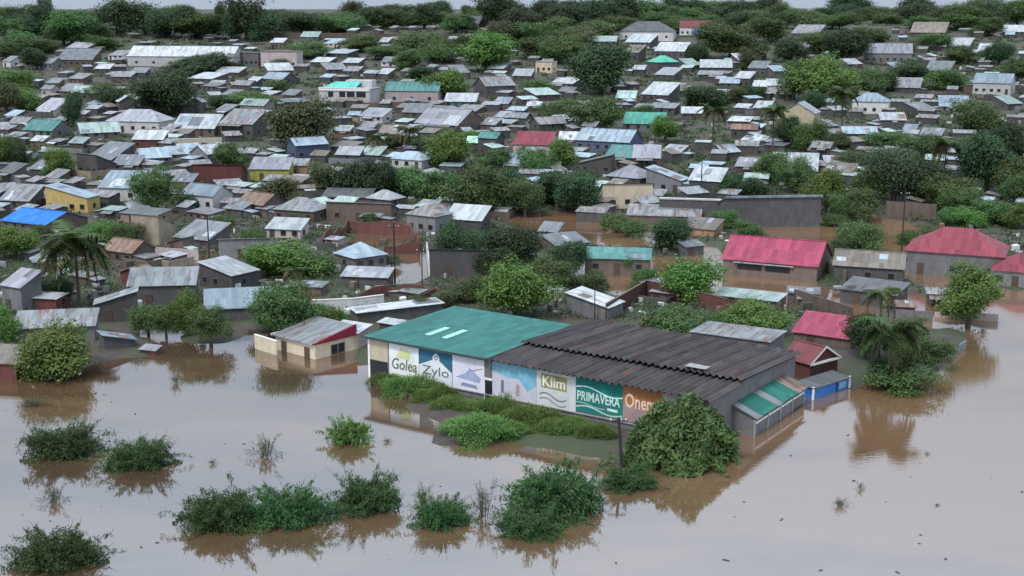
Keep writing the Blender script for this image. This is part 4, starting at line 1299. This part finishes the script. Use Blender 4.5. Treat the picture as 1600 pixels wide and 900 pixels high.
tree(940, 60, 146, 108, 'dark', label='biggest dark round tree in the middle of the far town')
tree(1395, 212, 318, 92, 'feather', label='tall pale feathery tree behind the pole on the right')
tree(484, 150, 238, 128, 'olive', label='large yellow-green tree below the turquoise-roofed white house')
tree(260, 110, 178, 104, 'dark', label='large dark tree below the long pale hall')
tree(1286, 88, 160, 96, 'bright', label='large bright tree above the cream house on the right')
tree(1320, 40, 98, 90, 'dark', label='dark dense tree behind the large bright tree on the right')
tree(1072, 388, 470, 108, 'bright', label='bright leafy tree left of the bright red roof')
tree(805, 405, 496, 116, 'bright', label='bright leafy tree right behind the green warehouse roof')
tree(1512, 418, 506, 98, 'bright', label='leafy tree in the water below the maroon roof')
tree(92, 500, 584, 130, 'bright', label='bright leafy tree at the left waterline before the grey shed', low=True)
tree(800, 343, 416, 96, 'dark', label='dark tree right of the mossy house in the centre')
tree(1052, 474, 528, 92, 'mid', label='green tree growing inside the roofless brick compound')
# x top base width kind (b after the kind: a low bush)
TREES = """
18 24 66 60 mid;45 18 62 70 dark;72 6 60 86 dark;112 18 72 84 mid;150 30 68 60 dark;76 -14 50 30 gum;28 4 50 44 gum;185 -10 56 96 gum;228 -2 54 90 gum;255 14 58 60 dark;285 8 58 66 dark;
345 -8 46 22 gum;385 -12 62 92 gum;318 24 60 96 mid;410 12 62 70 dark;362 22 62 50 dark;470 14 52 72 dark;505 18 46 44 mid;540 16 46 66 mid;578 6 44 42 dark;612 12 44 66 mid;642 14 44 50 mid;663 2 44 58 dark;690 14 42 40 mid;
735 8 30 32 dark;748 2 34 16 dark;780 -14 44 92 dark;815 4 56 66 dark;848 -6 44 70 dark;886 -4 52 80 dark;925 -8 44 80 dark;968 -10 40 76 dark;1012 -6 38 90 mid;1060 -6 34 84 dark;1104 -4 34 80 mid;1150 -4 40 90 dark;1190 -8 34 66 dark;
1316 4 34 60 dark;1340 -10 32 70 dark;1305 -12 28 50 gum;1440 -6 34 60 dark;1455 8 36 40 dark;1510 2 46 60 mid;1545 -2 30 70 dark;1590 -6 40 70 mid;870 20 64 80 mid;930 26 62 70 mid;1260 14 44 60 mid;1385 16 40 60 mid;
100 26 70 50 olive;60 56 84 70 mid;30 46 84 60 mid;76 58 80 44 mid;160 54 78 56 mid;300 82 114 112 dark;340 86 114 70 dark;58 72 108 52 dark;10 60 92 50 mid;
1140 40 92 92 mid;1090 62 100 50 dark;1062 24 50 60 mid;1165 72 112 40 olive;1118 30 70 60 mid;1200 30 66 70 mid;1230 56 96 60 dark;1280 50 84 70 mid;1360 40 70 60 mid;1410 64 86 60 olive;1460 48 78 70 mid;1500 66 98 70 mid;1560 60 100 60 dark;1590 88 128 50 mid;1545 22 56 60 mid;
1480 98 140 60 mid;1420 90 126 60 dark;1380 104 142 60 mid;1342 100 150 80 mid;1240 96 156 56 mid;1270 138 172 40 dark;1520 150 210 80 mid;1575 190 250 70 dark;
660 44 84 80 mid;690 60 96 70 mid;720 50 92 60 mid;760 48 112 84 bright;785 26 74 70 olive;640 74 108 60 mid;700 104 154 96 bright;655 100 130 50 dark;600 72 92 60 mid;560 54 80 60 mid;480 62 90 60 mid;440 86 112 40 olive;
820 34 70 90 mid;850 56 92 90 mid;880 54 98 80 mid;905 38 72 80 olive;840 122 148 62 mid;926 146 206 78 mid;872 148 182 64 mid;1104 124 172 78 dark;1040 180 222 52 bright;1000 160 180 40 mid;1148 132 160 36 olive;1172 128 156 44 dark;
10 116 176 62 olive;44 126 170 60 bright;115 138 196 34 dark;160 120 156 60 mid;180 130 170 60 dark;390 138 170 84 mid;350 142 170 50 dark;430 120 142 40 mid;300 144 170 40 dark;28 104 140 64 bright;
355 214 262 58 mid;95 228 276 54 bright;246 260 334 68 mid;10 204 262 46 mid;30 222 262 36 dark;180 212 232 44 olive;432 268 324 92 olive;505 250 302 60 olive;560 234 304 96 dark;600 246 306 60 dark;700 202 264 74 bright;640 246 302 84 mid;690 250 312 84 mid;
752 242 336 92 mid;800 258 330 70 dark;820 272 336 84 mid;905 262 330 86 dark;868 262 320 60 dark;880 216 266 66 bright;835 226 272 60 mid;780 222 262 56 mid;655 206 236 60 olive;620 204 230 60 olive;740 196 222 60 bright;
1180 268 312 60 dark;1140 266 310 44 dark;1205 230 282 56 mid;1238 240 300 54 mid;1266 182 236 60 mid;1230 178 226 44 dark;1290 260 334 66 bright;1338 284 342 76 mid;1312 296 344 50 mid;1440 236 316 84 dark;1480 270 330 76 mid;1540 196 300 92 dark;1580 232 310 70 mid;1500 286 342 60 mid;
1555 302 350 76 mid;1590 316 356 50 bright;1510 312 352 70 bright;1480 320 352 44 mid;1360 246 316 50 mid;1420 230 300 60 mid;1330 228 262 50 olive;1384 200 226 60 mid;1440 206 244 70 mid;1300 200 232 50 mid;
962 326 358 60 mid;990 336 366 44 mid;1050 332 390 68 dark;1170 338 372 54 mid;1130 322 356 44 mid;704 342 400 66 dark;740 352 402 56 dark;770 386 432 60 dark;890 366 428 66 dark;860 398 456 70 mid;920 416 452 56 mid;842 404 448 44 feather;
445 374 430 122 bright;410 384 430 50 bright;500 388 426 56 mid;160 330 378 66 bright;200 342 384 50 mid;26 350 404 72 bright;70 346 380 40 mid;10 474 546 44 bright;40 408 446 50 mid;90 420 470 70 dark;
452 438 526 104 mid;420 456 514 66 mid;500 470 516 70 bright;530 480 514 40 bright;292 456 524 56 bright;330 476 536 68 mid;232 470 520 56 mid;260 482 524 50 mid;1182 464 522 96 bright;1140 482 520 60 mid;760 424 470 60 mid;720 432 470 60 olive;690 446 480 50 olive;
1420 352 378 44 mid;1345 342 394 74 mid;1310 362 398 50 mid;1410 484 560 80 mid;1350 480 560 64 dark;1400 548 600 110 mid;1450 520 574 70 mid;655 458 486 40 mid;612 392 414 34 olive;580 330 352 30 mid;460 330 352 40 olive;
1010 410 446 50 mid;980 396 424 34 mid;1250 300 322 44 mid;1462 350 380 50 mid;1590 260 322 50 mid;1300 330 350 40 mid;350 330 362 36 mid;395 350 376 40 mid;296 300 330 40 dark;470 296 330 50 olive"""
for row in TREES.replace('\n', '').split(';'):
    t = row.split()
    if len(t) < 5: continue
    tree(*map(float, t[:4]), kind=t[4], low=(float(t[2]) - float(t[1])) < float(t[3]) * .75 and float(t[2]) > 110)


for k in range(62):
    x = -20 + 1640 * (k + R.uniform(.1, .9)) / 62
    if 440 < x < 530 or 695 < x < 735:
        tree(x, R.uniform(18, 24), R.uniform(44, 52), R.uniform(36, 60), R.choice(('dark', 'mid')))
        continue
    yb_ = R.uniform(33, 48)
    tree(x, yb_ - R.uniform(20, 36), yb_, R.uniform(44, 76), R.choice(('dark', 'dark', 'mid', 'mid', 'olive')))

# --- palms: trunk and every frond a part
def frond_mesh(seed, droop=1.0, m_='leaf_palm', wide=1.0):
    rng = np.random.default_rng(seed)
    q = []
    n = 26
    pts = []
    for i in range(n + 1):
        t = i / n
        pts.append(np.array([t * (1 - .18 * droop * t), 0, .32 * t - .78 * droop * t * t]))
    pts = np.array(pts)
    for i in range(n):
        a, b_ = pts[i], pts[i + 1]
        wv = np.array([0, .008, 0])
        q.append([a - wv, a + wv, b_ + wv, b_ - wv])
        t = (i + .5) / n
        ln = wide * .30 * math.sin(math.pi * min(1, t * .9 + .12)) ** .7
        for sgn in (-1, 1):
            for k in range(2):
                base = a + (b_ - a) * (k * .5 + rng.uniform(0, .3))
                tip = base + np.array([ln * .45, sgn * ln * rng.uniform(.6, .9), -ln * rng.uniform(.15, .7)])
                sd = np.array([.024, 0, 0])
                q.append([base - sd, base + sd, tip + sd * .3, tip - sd * .3])
    return quads_mesh('frond', np.array(q), M[m_])


FROND = [frond_mesh(i, d) for i, d in enumerate((.55, .85, 1.15, 1.5))]
DRY = [frond_mesh(9, 1.3, 'leaf_straw'), frond_mesh(10, 1.7, 'leaf_straw')]


def palm(x, yt, yb, w, label, nf=16, dry=3, trunk_r=.16, zk=.22):
    P = at(x, yb)
    s = pxm(P)
    H_ = (yb - yt) / s / .97
    Lf = w / s * .55
    o = empty('palm_tree', P + Vector((0, 0, -.2)), R.uniform(0, 6))
    tag(o, label, 'palm', 'palms of the town')
    zt = max(1.2, H_ - Lf * zk)
    mb = MB(); k = R.uniform(-.5, .5)
    mb.tube([(0, 0, -1), (k * .1, 0, zt * .35), (k * .5, 0, zt * .7), (k, 0, zt)], [trunk_r * 1.5, trunk_r * 1.1, trunk_r, trunk_r * .9], 8); mb.build('trunk', M['trunk'], o)
    for i in range(nf):
        isdry = i >= nf - dry
        me_ = R.choice(DRY) if isdry else FROND[min(3, int(i * 4 / max(1, nf - dry)))]
        f_ = link('frond', me_, o, loc=(k, 0, zt))
        f_.rotation_euler = (R.uniform(-.15, .15), R.uniform(-.5, .0) if i < nf * .4 else R.uniform(-.1, .35), i * 2.4 + R.uniform(-.3, .3))
        f_.scale = (Lf * R.uniform(.85, 1.1),) * 3
    FOOT.append((P.x, P.y, 1.5))


palm(124, 342, 478, 128, 'tall coconut palm with drooping yellow fronds on the left', 30, 6, .2, .45)
palm(1388, 480, 600, 122, 'large palm leaning over the waterline on the right', 32, 6, .2, .4)
palm(1372, 446, 560, 80, 'slim grey-fronded palm behind the large leaning palm', 14, 5)
palm(1315, 138, 208, 62, 'palm with curved fronds beside the cream house on the right', 16, 3)
palm(1207, 168, 240, 56, 'palm left of the cream house among dark trees', 15, 2)
palm(1112, 166, 248, 54, 'old palm with straw-coloured skirt in the middle right', 20, 9)
palm(1474, 216, 290, 76, 'palm with arching fronds right of the feathery tree', 18, 4)
palm(457, 414, 448, 44, 'young yellowish palm beside the bright bushes in the middle', 12, 7, .1)
palm(590, 208, 246, 50, 'dull palm clump below the brown yard', 14, 6)
palm(640, 196, 236, 52, 'straw-tinted palm above the pale hip roof in the middle', 14, 7)
palm(870, 405, 446, 60, 'small palm left of the brown green-roofed house', 13, 3, .1)

# --- bushes whose tops stand out of the water
def blade_mound(seed, n, ln, wd, m_, rise=.55, core=900, up=.6, outw=.8, wild=.35):
    """unit mound (radius 1, height about 1) of arching leaf blades over a leafy core"""
    rng = np.random.default_rng(seed)
    th = rng.uniform(0, 2 * np.pi, n); rr = np.sqrt(rng.uniform(0, 1, n)) * .86
    lump = 1 + .22 * np.sin(th * 3 + seed) + .14 * np.sin(th * 5 + 2 * seed) + rng.normal(0, .06, n)
    rr = rr * lump
    bmp = 1 + .25 * np.sin(rr * np.cos(th) * 5 + seed * 2.1) * np.cos(rr * np.sin(th) * 4 + seed)
    h = np.clip(1 - (rr / 1.05) ** 2, 0, 1) ** .75 * rng.uniform(.40, .95, n) * bmp
    B = np.stack([rr * np.cos(th), rr * np.sin(th), h * .85], 1)
    d = np.stack([np.cos(th) * outw * (rr + .25), np.sin(th) * outw * (rr + .25), np.full(n, up)], 1) + rng.normal(0, wild, (n, 3))
    d = unit(d)
    side = unit(np.cross(d, np.array([0, 0, 1.0])) + 1e-6)
    l = (ln * rng.uniform(.5, 1.3, n))[:, None]
    P0 = B; P1 = B + d * l * .5 + np.array([0, 0, .02]); P2 = P1 + (d + np.array([0, 0, -1.1 * rise])) * l * .35; P3 = P2 + (d * .7 + np.array([0, 0, -2.2 * rise])) * l * .25
    w0 = side * wd
    q = []
    for a, b_, wa, wb in ((P0, P1, .6, 1.0), (P1, P2, 1.0, .75), (P2, P3, .75, .12)):
        q.append(np.stack([a - w0 * wa, a + w0 * wa, b_ + w0 * wb, b_ - w0 * wb], 1))
    # core
    th = rng.uniform(0, 2 * np.pi, core); rr = np.sqrt(rng.uniform(0, 1, core)) * .88 * (1 + .22 * np.sin(th * 3 + seed) + .14 * np.sin(th * 5 + 2 * seed))
    zz_ = np.clip(1 - (rr / 1.1) ** 2, 0, 1) ** .75 * rng.uniform(.0, .85, core) * .85
    C = np.stack([rr * np.cos(th), rr * np.sin(th), zz_], 1)
    q.append(leaf_quads(rng, C, C + np.array([0, 0, .6]), wd * 4))
    V = np.concatenate(q, 0)
    V[:, :, 2] = np.maximum(V[:, :, 2], -.15)
    return quads_mesh('foliage', V, M[m_])


def spray_bush(seed, nb, m_, lw=.011, ll=.10, per=46, el=(8, 62), core=1500, zk=1.35, cr=.72, ch=.62):
    """unit shrub: branches radiating low over the water, set with narrow leaflets"""
    rng = np.random.default_rng(seed)
    az = rng.uniform(0, 2 * np.pi, nb)
    ev = np.radians(rng.uniform(el[0], el[1], nb))
    L_ = rng.uniform(.55, 1.12, nb) * (1 + .2 * np.sin(az * 2 + seed) + .13 * np.sin(az * 5 + seed))
    root = rng.normal(0, .16, (nb, 3)) * np.array([1, 1, 0])
    L_ = L_ * (1 - .25 * np.sin(ev) ** 2)
    d = np.stack([np.cos(az) * np.cos(ev), np.sin(az) * np.cos(ev), np.sin(ev) * zk], 1)
    t = rng.uniform(.18, 1.0, (nb, per, 1)) ** .8
    P = root[:, None, :] + d[:, None, :] * (t * L_[:, None, None]) - np.array([0, 0, 1]) * (t ** 2.2) * (.30 * L_)[:, None, None]
    P = P + rng.normal(0, .035, P.shape)
    lf = d[:, None, :] * .8 + rng.normal(0, .7, P.shape) + np.array([0, 0, -.15])
    P, lf = P.reshape(-1, 3), unit(lf.reshape(-1, 3))
    side = unit(np.cross(lf, np.array([0, 0, 1.0])) + rng.normal(0, .4, lf.shape))
    n = len(P)
    l = ll * rng.uniform(.5, 1.4, (n, 1)); w = lw * rng.uniform(.7, 1.3, (n, 1))
    a = P - lf * l * .5; c = P + lf * l * .5 - np.array([0, 0, .012]); md = P + np.array([0, 0, .01])
    q = [np.stack([a, md + side * w, c, md - side * w], 1)]
    tw = []
    for i in range(0, nb, 3):       # bare twig ends poking out
        e = root[i] + d[i] * L_[i] - np.array([0, 0, .30 * L_[i]])
        f = e + d[i] * .16 + rng.normal(0, .05, 3)
        sv = np.array([.006, .004, 0])
        tw.append([e - sv, e + sv, f + sv * .4, f - sv * .4])
    q.append(np.array(tw))
    th = rng.uniform(0, 2 * np.pi, core); rr = np.sqrt(rng.uniform(0, 1, core)) * cr * (1 + .2 * np.sin(th * 2 + seed) + .13 * np.sin(th * 5 + seed))
    bm = 1 + .3 * np.sin(rr * np.cos(th) * 6 + seed * 2.1) * np.cos(rr * np.sin(th) * 5 + seed)
    C = np.stack([rr * np.cos(th), rr * np.sin(th), ch * bm * np.clip(1 - (rr / (cr * 1.15)) ** 2, .03, 1) ** .8 * rng.uniform(0, 1, core) ** .6], 1)
    q.append(leaf_quads(rng, C, C * .6 + rng.normal(0, .3, C.shape) + np.array([0, 0, .45]), lw * 2.6, long=2.4))
    V = np.concatenate(q, 0)
    V[:, :, 2] = np.maximum(V[:, :, 2], -.1)
    return quads_mesh('foliage', V, M[m_])


MOUND = [spray_bush(i, 190, 'leaf_bush', per=70, el=(3, 60), core=3200, cr=.84, ch=.60, lw=.0115, ll=.13, zk=1.25) for i in range(6)]
TUFT = [spray_bush(60 + i, 110, 'leaf_bright', lw=.016, ll=.13, per=50, el=(20, 86), core=900, zk=1.1, cr=.7, ch=.5) for i in range(2)]
SPARSE = [spray_bush(20 + i, 46, 'leaf_olive', lw=.012, ll=.12, per=22, el=(5, 80), core=160, cr=.6, ch=.4) for i in range(2)]
BIGLEAF = spray_bush(31, 300, 'leaf_mid', lw=.022, ll=.13, per=60, el=(0, 75), core=7500, zk=.85, cr=.97, ch=.84)
GRASSY = [blade_mound(40 + i, 2200, .24, .010, 'leaf_bright', rise=.4, core=1800, up=1.0, wild=.6) for i in range(3)]


def stems(seed, n=7):
    rr = random.Random(seed)
    mb = MB()
    for i in range(n):
        a, e = rr.uniform(0, 6.28), rr.uniform(.2, .7)
        mb.tube([(0, 0, -.6), (math.cos(a) * e * .5, math.sin(a) * e * .5, .15), (math.cos(a) * e, math.sin(a) * e, .62)], [.03, .02, .008], 5)
    return mb.mesh('stems', M['trunk'])


STEM = [stems(i) for i in range(3)]


def bush(x, yt, yb, w, label, me_, group='bushes standing in the floodwater', depth=.8, cat='bush'):
    P = onz(x, yb, 0.0)
    s = pxm(P)
    W = w / s
    H_ = max(.35, (yb - yt) / s / .97 - W * depth * .5 * .30) * 1.05
    H_ = max(H_, W * .12)
    if cat == 'weeds': H_ *= .7
    o = empty('bush' if cat == 'bush' else 'weed_clump', P + Vector((0, W * depth * .5, -.02)))
    tag(o, label, cat, group)
    c = link('foliage', me_, o)
    c.scale = (W * .5, W * depth * .5, H_)
    c.rotation_euler[2] = R.choice((0, math.pi)) + R.uniform(-.15, .15)
    if W > 2:
        t = link('stems', R.choice(STEM), o); t.scale = (W * .4, W * .4, H_)


bush(80, 650, 727, 138, 'dark flooded bush with a peaked top, left of another bush', MOUND[0])
bush(208, 670, 743, 116, 'dark flooded bush right of the peaked one on the left', MOUND[1])
bush(42, 614, 642, 70, 'low thin green bush in brown water on the far left', SPARSE[0])
bush(68, 812, 905, 150, 'dark bush at the bottom left corner of the water', MOUND[2])
bush(330, 748, 842, 150, 'left half of the wide dark bush pair at the bottom', MOUND[3])
bush(440, 744, 836, 150, 'right half of the wide dark bush pair at the bottom', MOUND[2])
bush(570, 728, 812, 120, 'dome-shaped dark bush between two other bushes at the bottom', MOUND[0])
bush(686, 762, 834, 100, 'small dark bush right of the dome-shaped one', MOUND[1])
bush(868, 708, 824, 200, 'large dark bush mound below the leaning pole', MOUND[5])
bush(985, 722, 774, 104, 'low bush at the foot of the leaning pole', MOUND[0])
bush(826, 790, 850, 120, 'lighter low bush at the front of the large mound', MOUND[4])
bush(540, 640, 702, 96, 'upright bright tuft standing alone in open water', TUFT[0])
bush(411, 672, 722, 72, 'thin twiggy bush left of the upright tuft', SPARSE[1])
bush(1077, 618, 742, 186, 'big round leafy bush covering the right corner of the warehouse', BIGLEAF, depth=.9)
bush(750, 636, 700, 146, 'grassy mound in front of the painted warehouse', GRASSY[1], cat='weeds', group='weeds along the warehouse')
bush(640, 570, 624, 118, 'green weeds under the olive-lettered mural', GRASSY[2], cat='weeds', group='weeds along the warehouse', depth=.5)
bush(600, 572, 606, 60, 'weeds at the left corner of the warehouse', GRASSY[0], cat='weeds', group='weeds along the warehouse', depth=.5)
bush(690, 588, 628, 60, 'weed clump between lilac mural and water', GRASSY[1], cat='weeds', group='weeds along the warehouse', depth=.5)
bush(775, 598, 664, 100, 'tall weeds below the dark warehouse doorway', GRASSY[2], cat='weeds', group='weeds along the warehouse', depth=.6)
bush(830, 618, 676, 120, 'tall weeds below the light blue mural', GRASSY[0], cat='weeds', group='weeds along the warehouse', depth=.6)
bush(895, 640, 688, 100, 'tall weeds below the yellow-block mural', GRASSY[1], cat='weeds', group='weeds along the warehouse', depth=.6)
bush(930, 648, 694, 80, 'weeds below the teal mural left of the pole', GRASSY[2], cat='weeds', group='weeds along the warehouse', depth=.6)
bush(735, 612, 650, 70, 'weed clump left of the dark warehouse doorway', GRASSY[0], cat='weeds', group='weeds along the warehouse', depth=.6)
for k, (x, yb_, w) in enumerate(((672, 634, 70), (705, 648, 80), (800, 668, 90), (850, 684, 90), (800, 690, 80), (905, 690, 70))):
    bush(x, yb_ - 40, yb_, w, ('grass clump at the left end of the warehouse bank', 'grass clump left of the grassy mound', 'grass clump right of the grassy mound', 'grass clump on the bank before the light blue mural', 'low grass at the front edge of the bank', 'grass clump at the right end of the bank')[k], GRASSY[k % 3], cat='weeds', group='weeds along the warehouse', depth=.7)
bush(1316, 772, 796, 36, 'small tuft of floating plants on the right water', SPARSE[0])
bush(1346, 750, 768, 22, 'tiny tuft above the floating plants on the right', SPARSE[1])
bush(272, 574, 602, 26, 'tiny dark twigs poking out of the left water', SPARSE[0])
bush(78, 752, 792, 60, 'bare twigs and floating debris below the peaked bush', SPARSE[1])
bush(310, 582, 594, 12, 'tiniest twig tuft right of the dark twigs', SPARSE[1])
bush(604, 680, 694, 22, 'small floating debris right of the upright tuft', SPARSE[0])
bush(755, 742, 816, 60, 'sparse reeds left of the large dark mound', SPARSE[1])
bush(330, 712, 728, 20, 'faint tuft in open water left of the twiggy bush', SPARSE[0])
bush(660, 744, 792, 44, 'sparse reeds above the small dark bush', SPARSE[0])
bush(1450, 704, 712, 16, 'small dark floating clump on the right water', SPARSE[1])
bush(1466, 784, 792, 14, 'smallest dark floating clump at the right', SPARSE[0])
bush(1540, 508, 524, 26, 'low reeds at the right shore', SPARSE[1])

# ------------------------------------------------------------------ undergrowth and scattered junk between the houses
rng = np.random.default_rng(5)
fx = np.array([f[0] for f in FOOT]); fy = np.array([f[1] for f in FOOT]); fr_ = np.array([f[2] for f in FOOT])


def scatter(n, x_rng, y_rng, clear):
    out = []
    while len(out) < n:
        x = rng.uniform(*x_rng, 400); y = rng.uniform(*y_rng, 400)
        for a, b_ in zip(x, y):
            p = at(a, b_)
            if (((fx - p.x) ** 2 + (fy - p.y) ** 2) > (fr_ * clear) ** 2).all():
                out.append(p)
    P = np.array(out[:n])
    z = terrain(P[:, 0], P[:, 1])
    P[:, 2] = z
    return P[z > .08]


fb = {k: MB() for k in ('wall', 'W', 'G', 'B', 'L', 'Q')}
nS = 0
sx_ = rng.uniform(-20, 1620, 9000); sy_ = 46 + 300 * rng.uniform(0, 1, 9000) ** 1.2
taken = [(a, b_, c) for a, b_, c in FOOT]
tx, ty, tr = fx.copy(), fy.copy(), fr_.copy()
for a, b_ in zip(sx_, sy_):
    if nS >= 520: break
    p = at(a, b_)
    w, d = R.uniform(3, 6.5), R.uniform(2.4, 4)
    if (((tx - p.x) ** 2 + (ty - p.y) ** 2) < (tr * .62 + w * .42) ** 2).any(): continue
    tx = np.append(tx, p.x); ty = np.append(ty, p.y); tr = np.append(tr, w * .5)
    an_ = rad(R.choice((-30, -24, -36, -15, 55, 30))); c_, s_ = math.cos(an_), math.sin(an_)
    h, ri = R.uniform(1.6, 2.3), R.uniform(.3, 1.2)
    wk, rk = fb['wall'], fb[R.choice('WWGGGGBBLQ')]
    n0, n1 = len(wk.v), len(rk.v)
    wk.box(-w / 2, w / 2, -d / 2, d / 2, -1, h - .05)
    rk.slab([(-w / 2 - .2, -d / 2 - .2, h), (w / 2 + .2, -d / 2 - .2, h), (w / 2 + .2, d / 2 + .2, h + ri), (-w / 2 - .2, d / 2 + .2, h + ri)], .06)
    for mb_, n_ in ((wk, n0), (rk, n1)):
        for i in range(n_, len(mb_.v)):
            x, y, z = mb_.v[i]
            mb_.v[i] = (p.x + x * c_ - y * s_, p.y + x * s_ + y * c_, p.z + z)
    nS += 1
fs_ = empty('far_shacks', (0, 0, 0))
tag(fs_, 'crowd of small far shacks packed between the larger houses', 'shacks', kind='stuff')
for k, mm in (('wall', 'wallk'), ('W', 'roofW0'), ('G', 'roofG0'), ('B', 'roofB0'), ('L', 'roofL0'), ('Q', 'roofQ0')):
    c__ = fb[k].build('wall' if k == 'wall' else 'roof', M[mm], fs_); c__['kind'] = 'stuff'
print('far shacks', nS)
fx, fy, fr_ = tx, ty, tr
P = scatter(8500, (-60, 1660), (36, 500), .8)
sc = np.array([F / zc(p) for p in P])
nl = 26
sz = (rng.uniform(.5, 1.5, len(P)))[:, None, None]
off = rng.normal(0, 1, (len(P), nl, 3)) * sz * np.array([.9, .9, .35]); off[:, :, 2] = np.abs(off[:, :, 2]) * 1.2
LP = (P[:, None, :] + off).reshape(-1, 3)
ls = np.repeat(np.clip(2.4 / sc, .2, .75), nl)
rngl = np.random.default_rng(8)
V = leaf_quads(rngl, LP, rngl.normal(0, .4, LP.shape) + np.array([0, 0, .8]), 1.0)
cen = V.mean(1, keepdims=True)
V = cen + (V - cen) * ls[:, None, None]
tag(link('undergrowth', quads_mesh('undergrowth', V, leaf_mat('undergrowth_leaf', (0.034, 0.070, 0.024), (0.095, 0.135, 0.048), var=.1))), 'low green undergrowth and weeds between the houses', 'undergrowth', kind='stuff')

m, nt, N, L, b = new_mat('scattered_junk')
geo = N.new('ShaderNodeNewGeometry')
cr = N.new('ShaderNodeValToRGB')
cr.color_ramp.interpolation = 'CONSTANT'
els = [(0, (.10, .08, .065)), (.3, (.30, .29, .29)), (.5, (.16, .12, .10)), (.66, (.55, .55, .56)), (.82, (.06, .055, .055)), (.93, (.20, .10, .07)), (.97, (.10, .18, .30))]
cr.color_ramp.elements[0].color = (*els[0][1], 1); cr.color_ramp.elements[1].position = els[1][0]; cr.color_ramp.elements[1].color = (*els[1][1], 1)
for p_, c_ in els[2:]:
    e = cr.color_ramp.elements.new(p_); e.color = (*c_, 1)
L.new(geo.outputs['Random Per Island'], cr.inputs[0]); L.new(cr.outputs[0], b.inputs['Base Color'])
b.inputs['Roughness'].default_value = .8
P = scatter(2600, (-60, 1660), (50, 500), .7)
mb = MB()
for p in P:
    w, d, h = R.uniform(.2, 1.1), R.uniform(.2, 1.6), R.choice((.06, .1, .3, .6, 1.0))
    a = R.uniform(0, 3.14); c_, s_ = math.cos(a), math.sin(a)
    tl = R.uniform(-.2, .2)
    n0 = len(mb.v)
    mb.box(-w / 2, w / 2, -d / 2, d / 2, -.1, h)
    for i in range(n0, len(mb.v)):
        x, y, z = mb.v[i]
        mb.v[i] = (p[0] + x * c_ - y * s_, p[1] + x * s_ + y * c_, p[2] + z + tl * x + .1)
tag(mb.build('scattered_junk', m), 'scattered boards, crates and rubble in the yards', 'junk', kind='stuff')

mb = MB()
n_ = 0
while n_ < 60:
    x, y = R.uniform(-50, 1650), R.uniform(520, 895)
    p = onz(x, y, 0)
    if terrain(np.array([p.x]), np.array([p.y]))[0] > -.05: continue
    if R.random() > (.9 if x > 1250 or y > 680 else .35): continue
    l, w = R.uniform(.05, .3) * R.choice((.4, .6, 1)), R.uniform(.03, .12); a = R.uniform(0, 3.14); c_, s_ = math.cos(a), math.sin(a)
    k0 = len(mb.v); mb.box(-l, l, -w, w, -.02, R.uniform(.01, .07))
    for i in range(k0, len(mb.v)):
        X_, Y_, z_ = mb.v[i]; mb.v[i] = (p.x + X_ * c_ - Y_ * s_, p.y + X_ * s_ + Y_ * c_, z_)
    n_ += 1
tag(mb.build('floating_debris', plain_mat('wet_debris', (.07, .06, .045), .8, var=.5, scale=.4)), 'specks of floating sticks and leaves on the floodwater', 'debris', kind='stuff')

# ------------------------------------------------------------------ labels for the look-alikes: what they look like and what stands next to them
MARKS = [(545, 142, 'the white turquoise-roofed house'), (280, 86, 'the long pale hall'), (57, 345, 'the vivid blue roof'), (105, 312, 'the yellow-walled house'), (940, 104, 'the biggest dark round tree'),
         (1010, 192, 'the bright sea-green roof'), (1230, 400, 'the bright red roof'), (1515, 385, 'the large maroon roof'), (720, 520, 'the green warehouse roof'), (1205, 328, 'the long grey warehouse'),
         (980, 306, 'the beige house with red window'), (124, 410, 'the tall left palm'), (560, 396, 'the diamond-shaped roof'), (210, 190, 'the white hip-roofed house'), (490, 532, 'the cream flooded house'),
         (645, 140, 'the pinkish teal-roofed house'), (1395, 265, 'the pale feathery tree'), (1015, 46, 'the dark-roofed white villa'), (1257, 180, 'the cream house among trees'), (1250, 4, 'the tall white block'),
         (422, 265, 'the yellow-green house'), (484, 195, 'the large yellow-green tree'), (260, 145, 'the large dark tree below the hall'), (438, 90, 'the unfinished concrete building'), (1367, 162, 'the white house by the palm'),
         (835, 224, 'the faded red roof'), (955, 222, 'the slate blue gabled house'), (668, 340, 'the grey hip roof'), (1305, 515, 'the rose-red roof'), (1285, 125, 'the large bright tree'), (742, 225, 'the mint-green roof'),
         (340, 272, 'the long dark red shack'), (1112, 205, 'the straw-skirted palm'), (1090, 42, 'the rust-red roof'), (315, 308, 'the pale blue gabled house'), (805, 450, 'the leafy tree behind the warehouse'), (1072, 430, 'the leafy tree by the red roof'),
         (350, 430, 'the shiny striped tin roof'), (1475, 255, 'the arching palm on the right'), (720, 158, 'the teal-walled shack')]
ORD = ['', 'second ', 'third ', 'fourth ', 'fifth ', 'sixth ', 'seventh ', 'eighth ', 'ninth ', 'tenth ', 'eleventh ', 'twelfth ']
bins = {}
for it in PENDING:
    o, d, cat, grp, x, y = it
    best = min(MARKS, key=lambda k: (k[0] - x) ** 2 + (1.6 * (k[1] - y)) ** 2)
    dx, dy = x - best[0], (y - best[1]) * 1.6
    rel = ('right of' if dx > 0 else 'left of') if abs(dx) > abs(dy) else ('below' if dy > 0 else 'above')
    bins.setdefault((d, rel, best[2]), []).append((math.hypot(dx, dy), it))
for (d, rel, mk), its in bins.items():
    its.sort(key=lambda q: q[0])
    for i, (_, it) in enumerate(its):
        o, _, cat, grp, x, y = it
        lab = '%s, %s %s' % (d, rel, mk) if len(its) == 1 else '%s, %snearest %s %s' % (d, ORD[min(i, 11)], rel, mk)
        tag(o, lab, cat, grp)
for o in bpy.data.objects:
    for k in ('_w', '_d', '_h', '_t'):
        if k in o: del o[k]
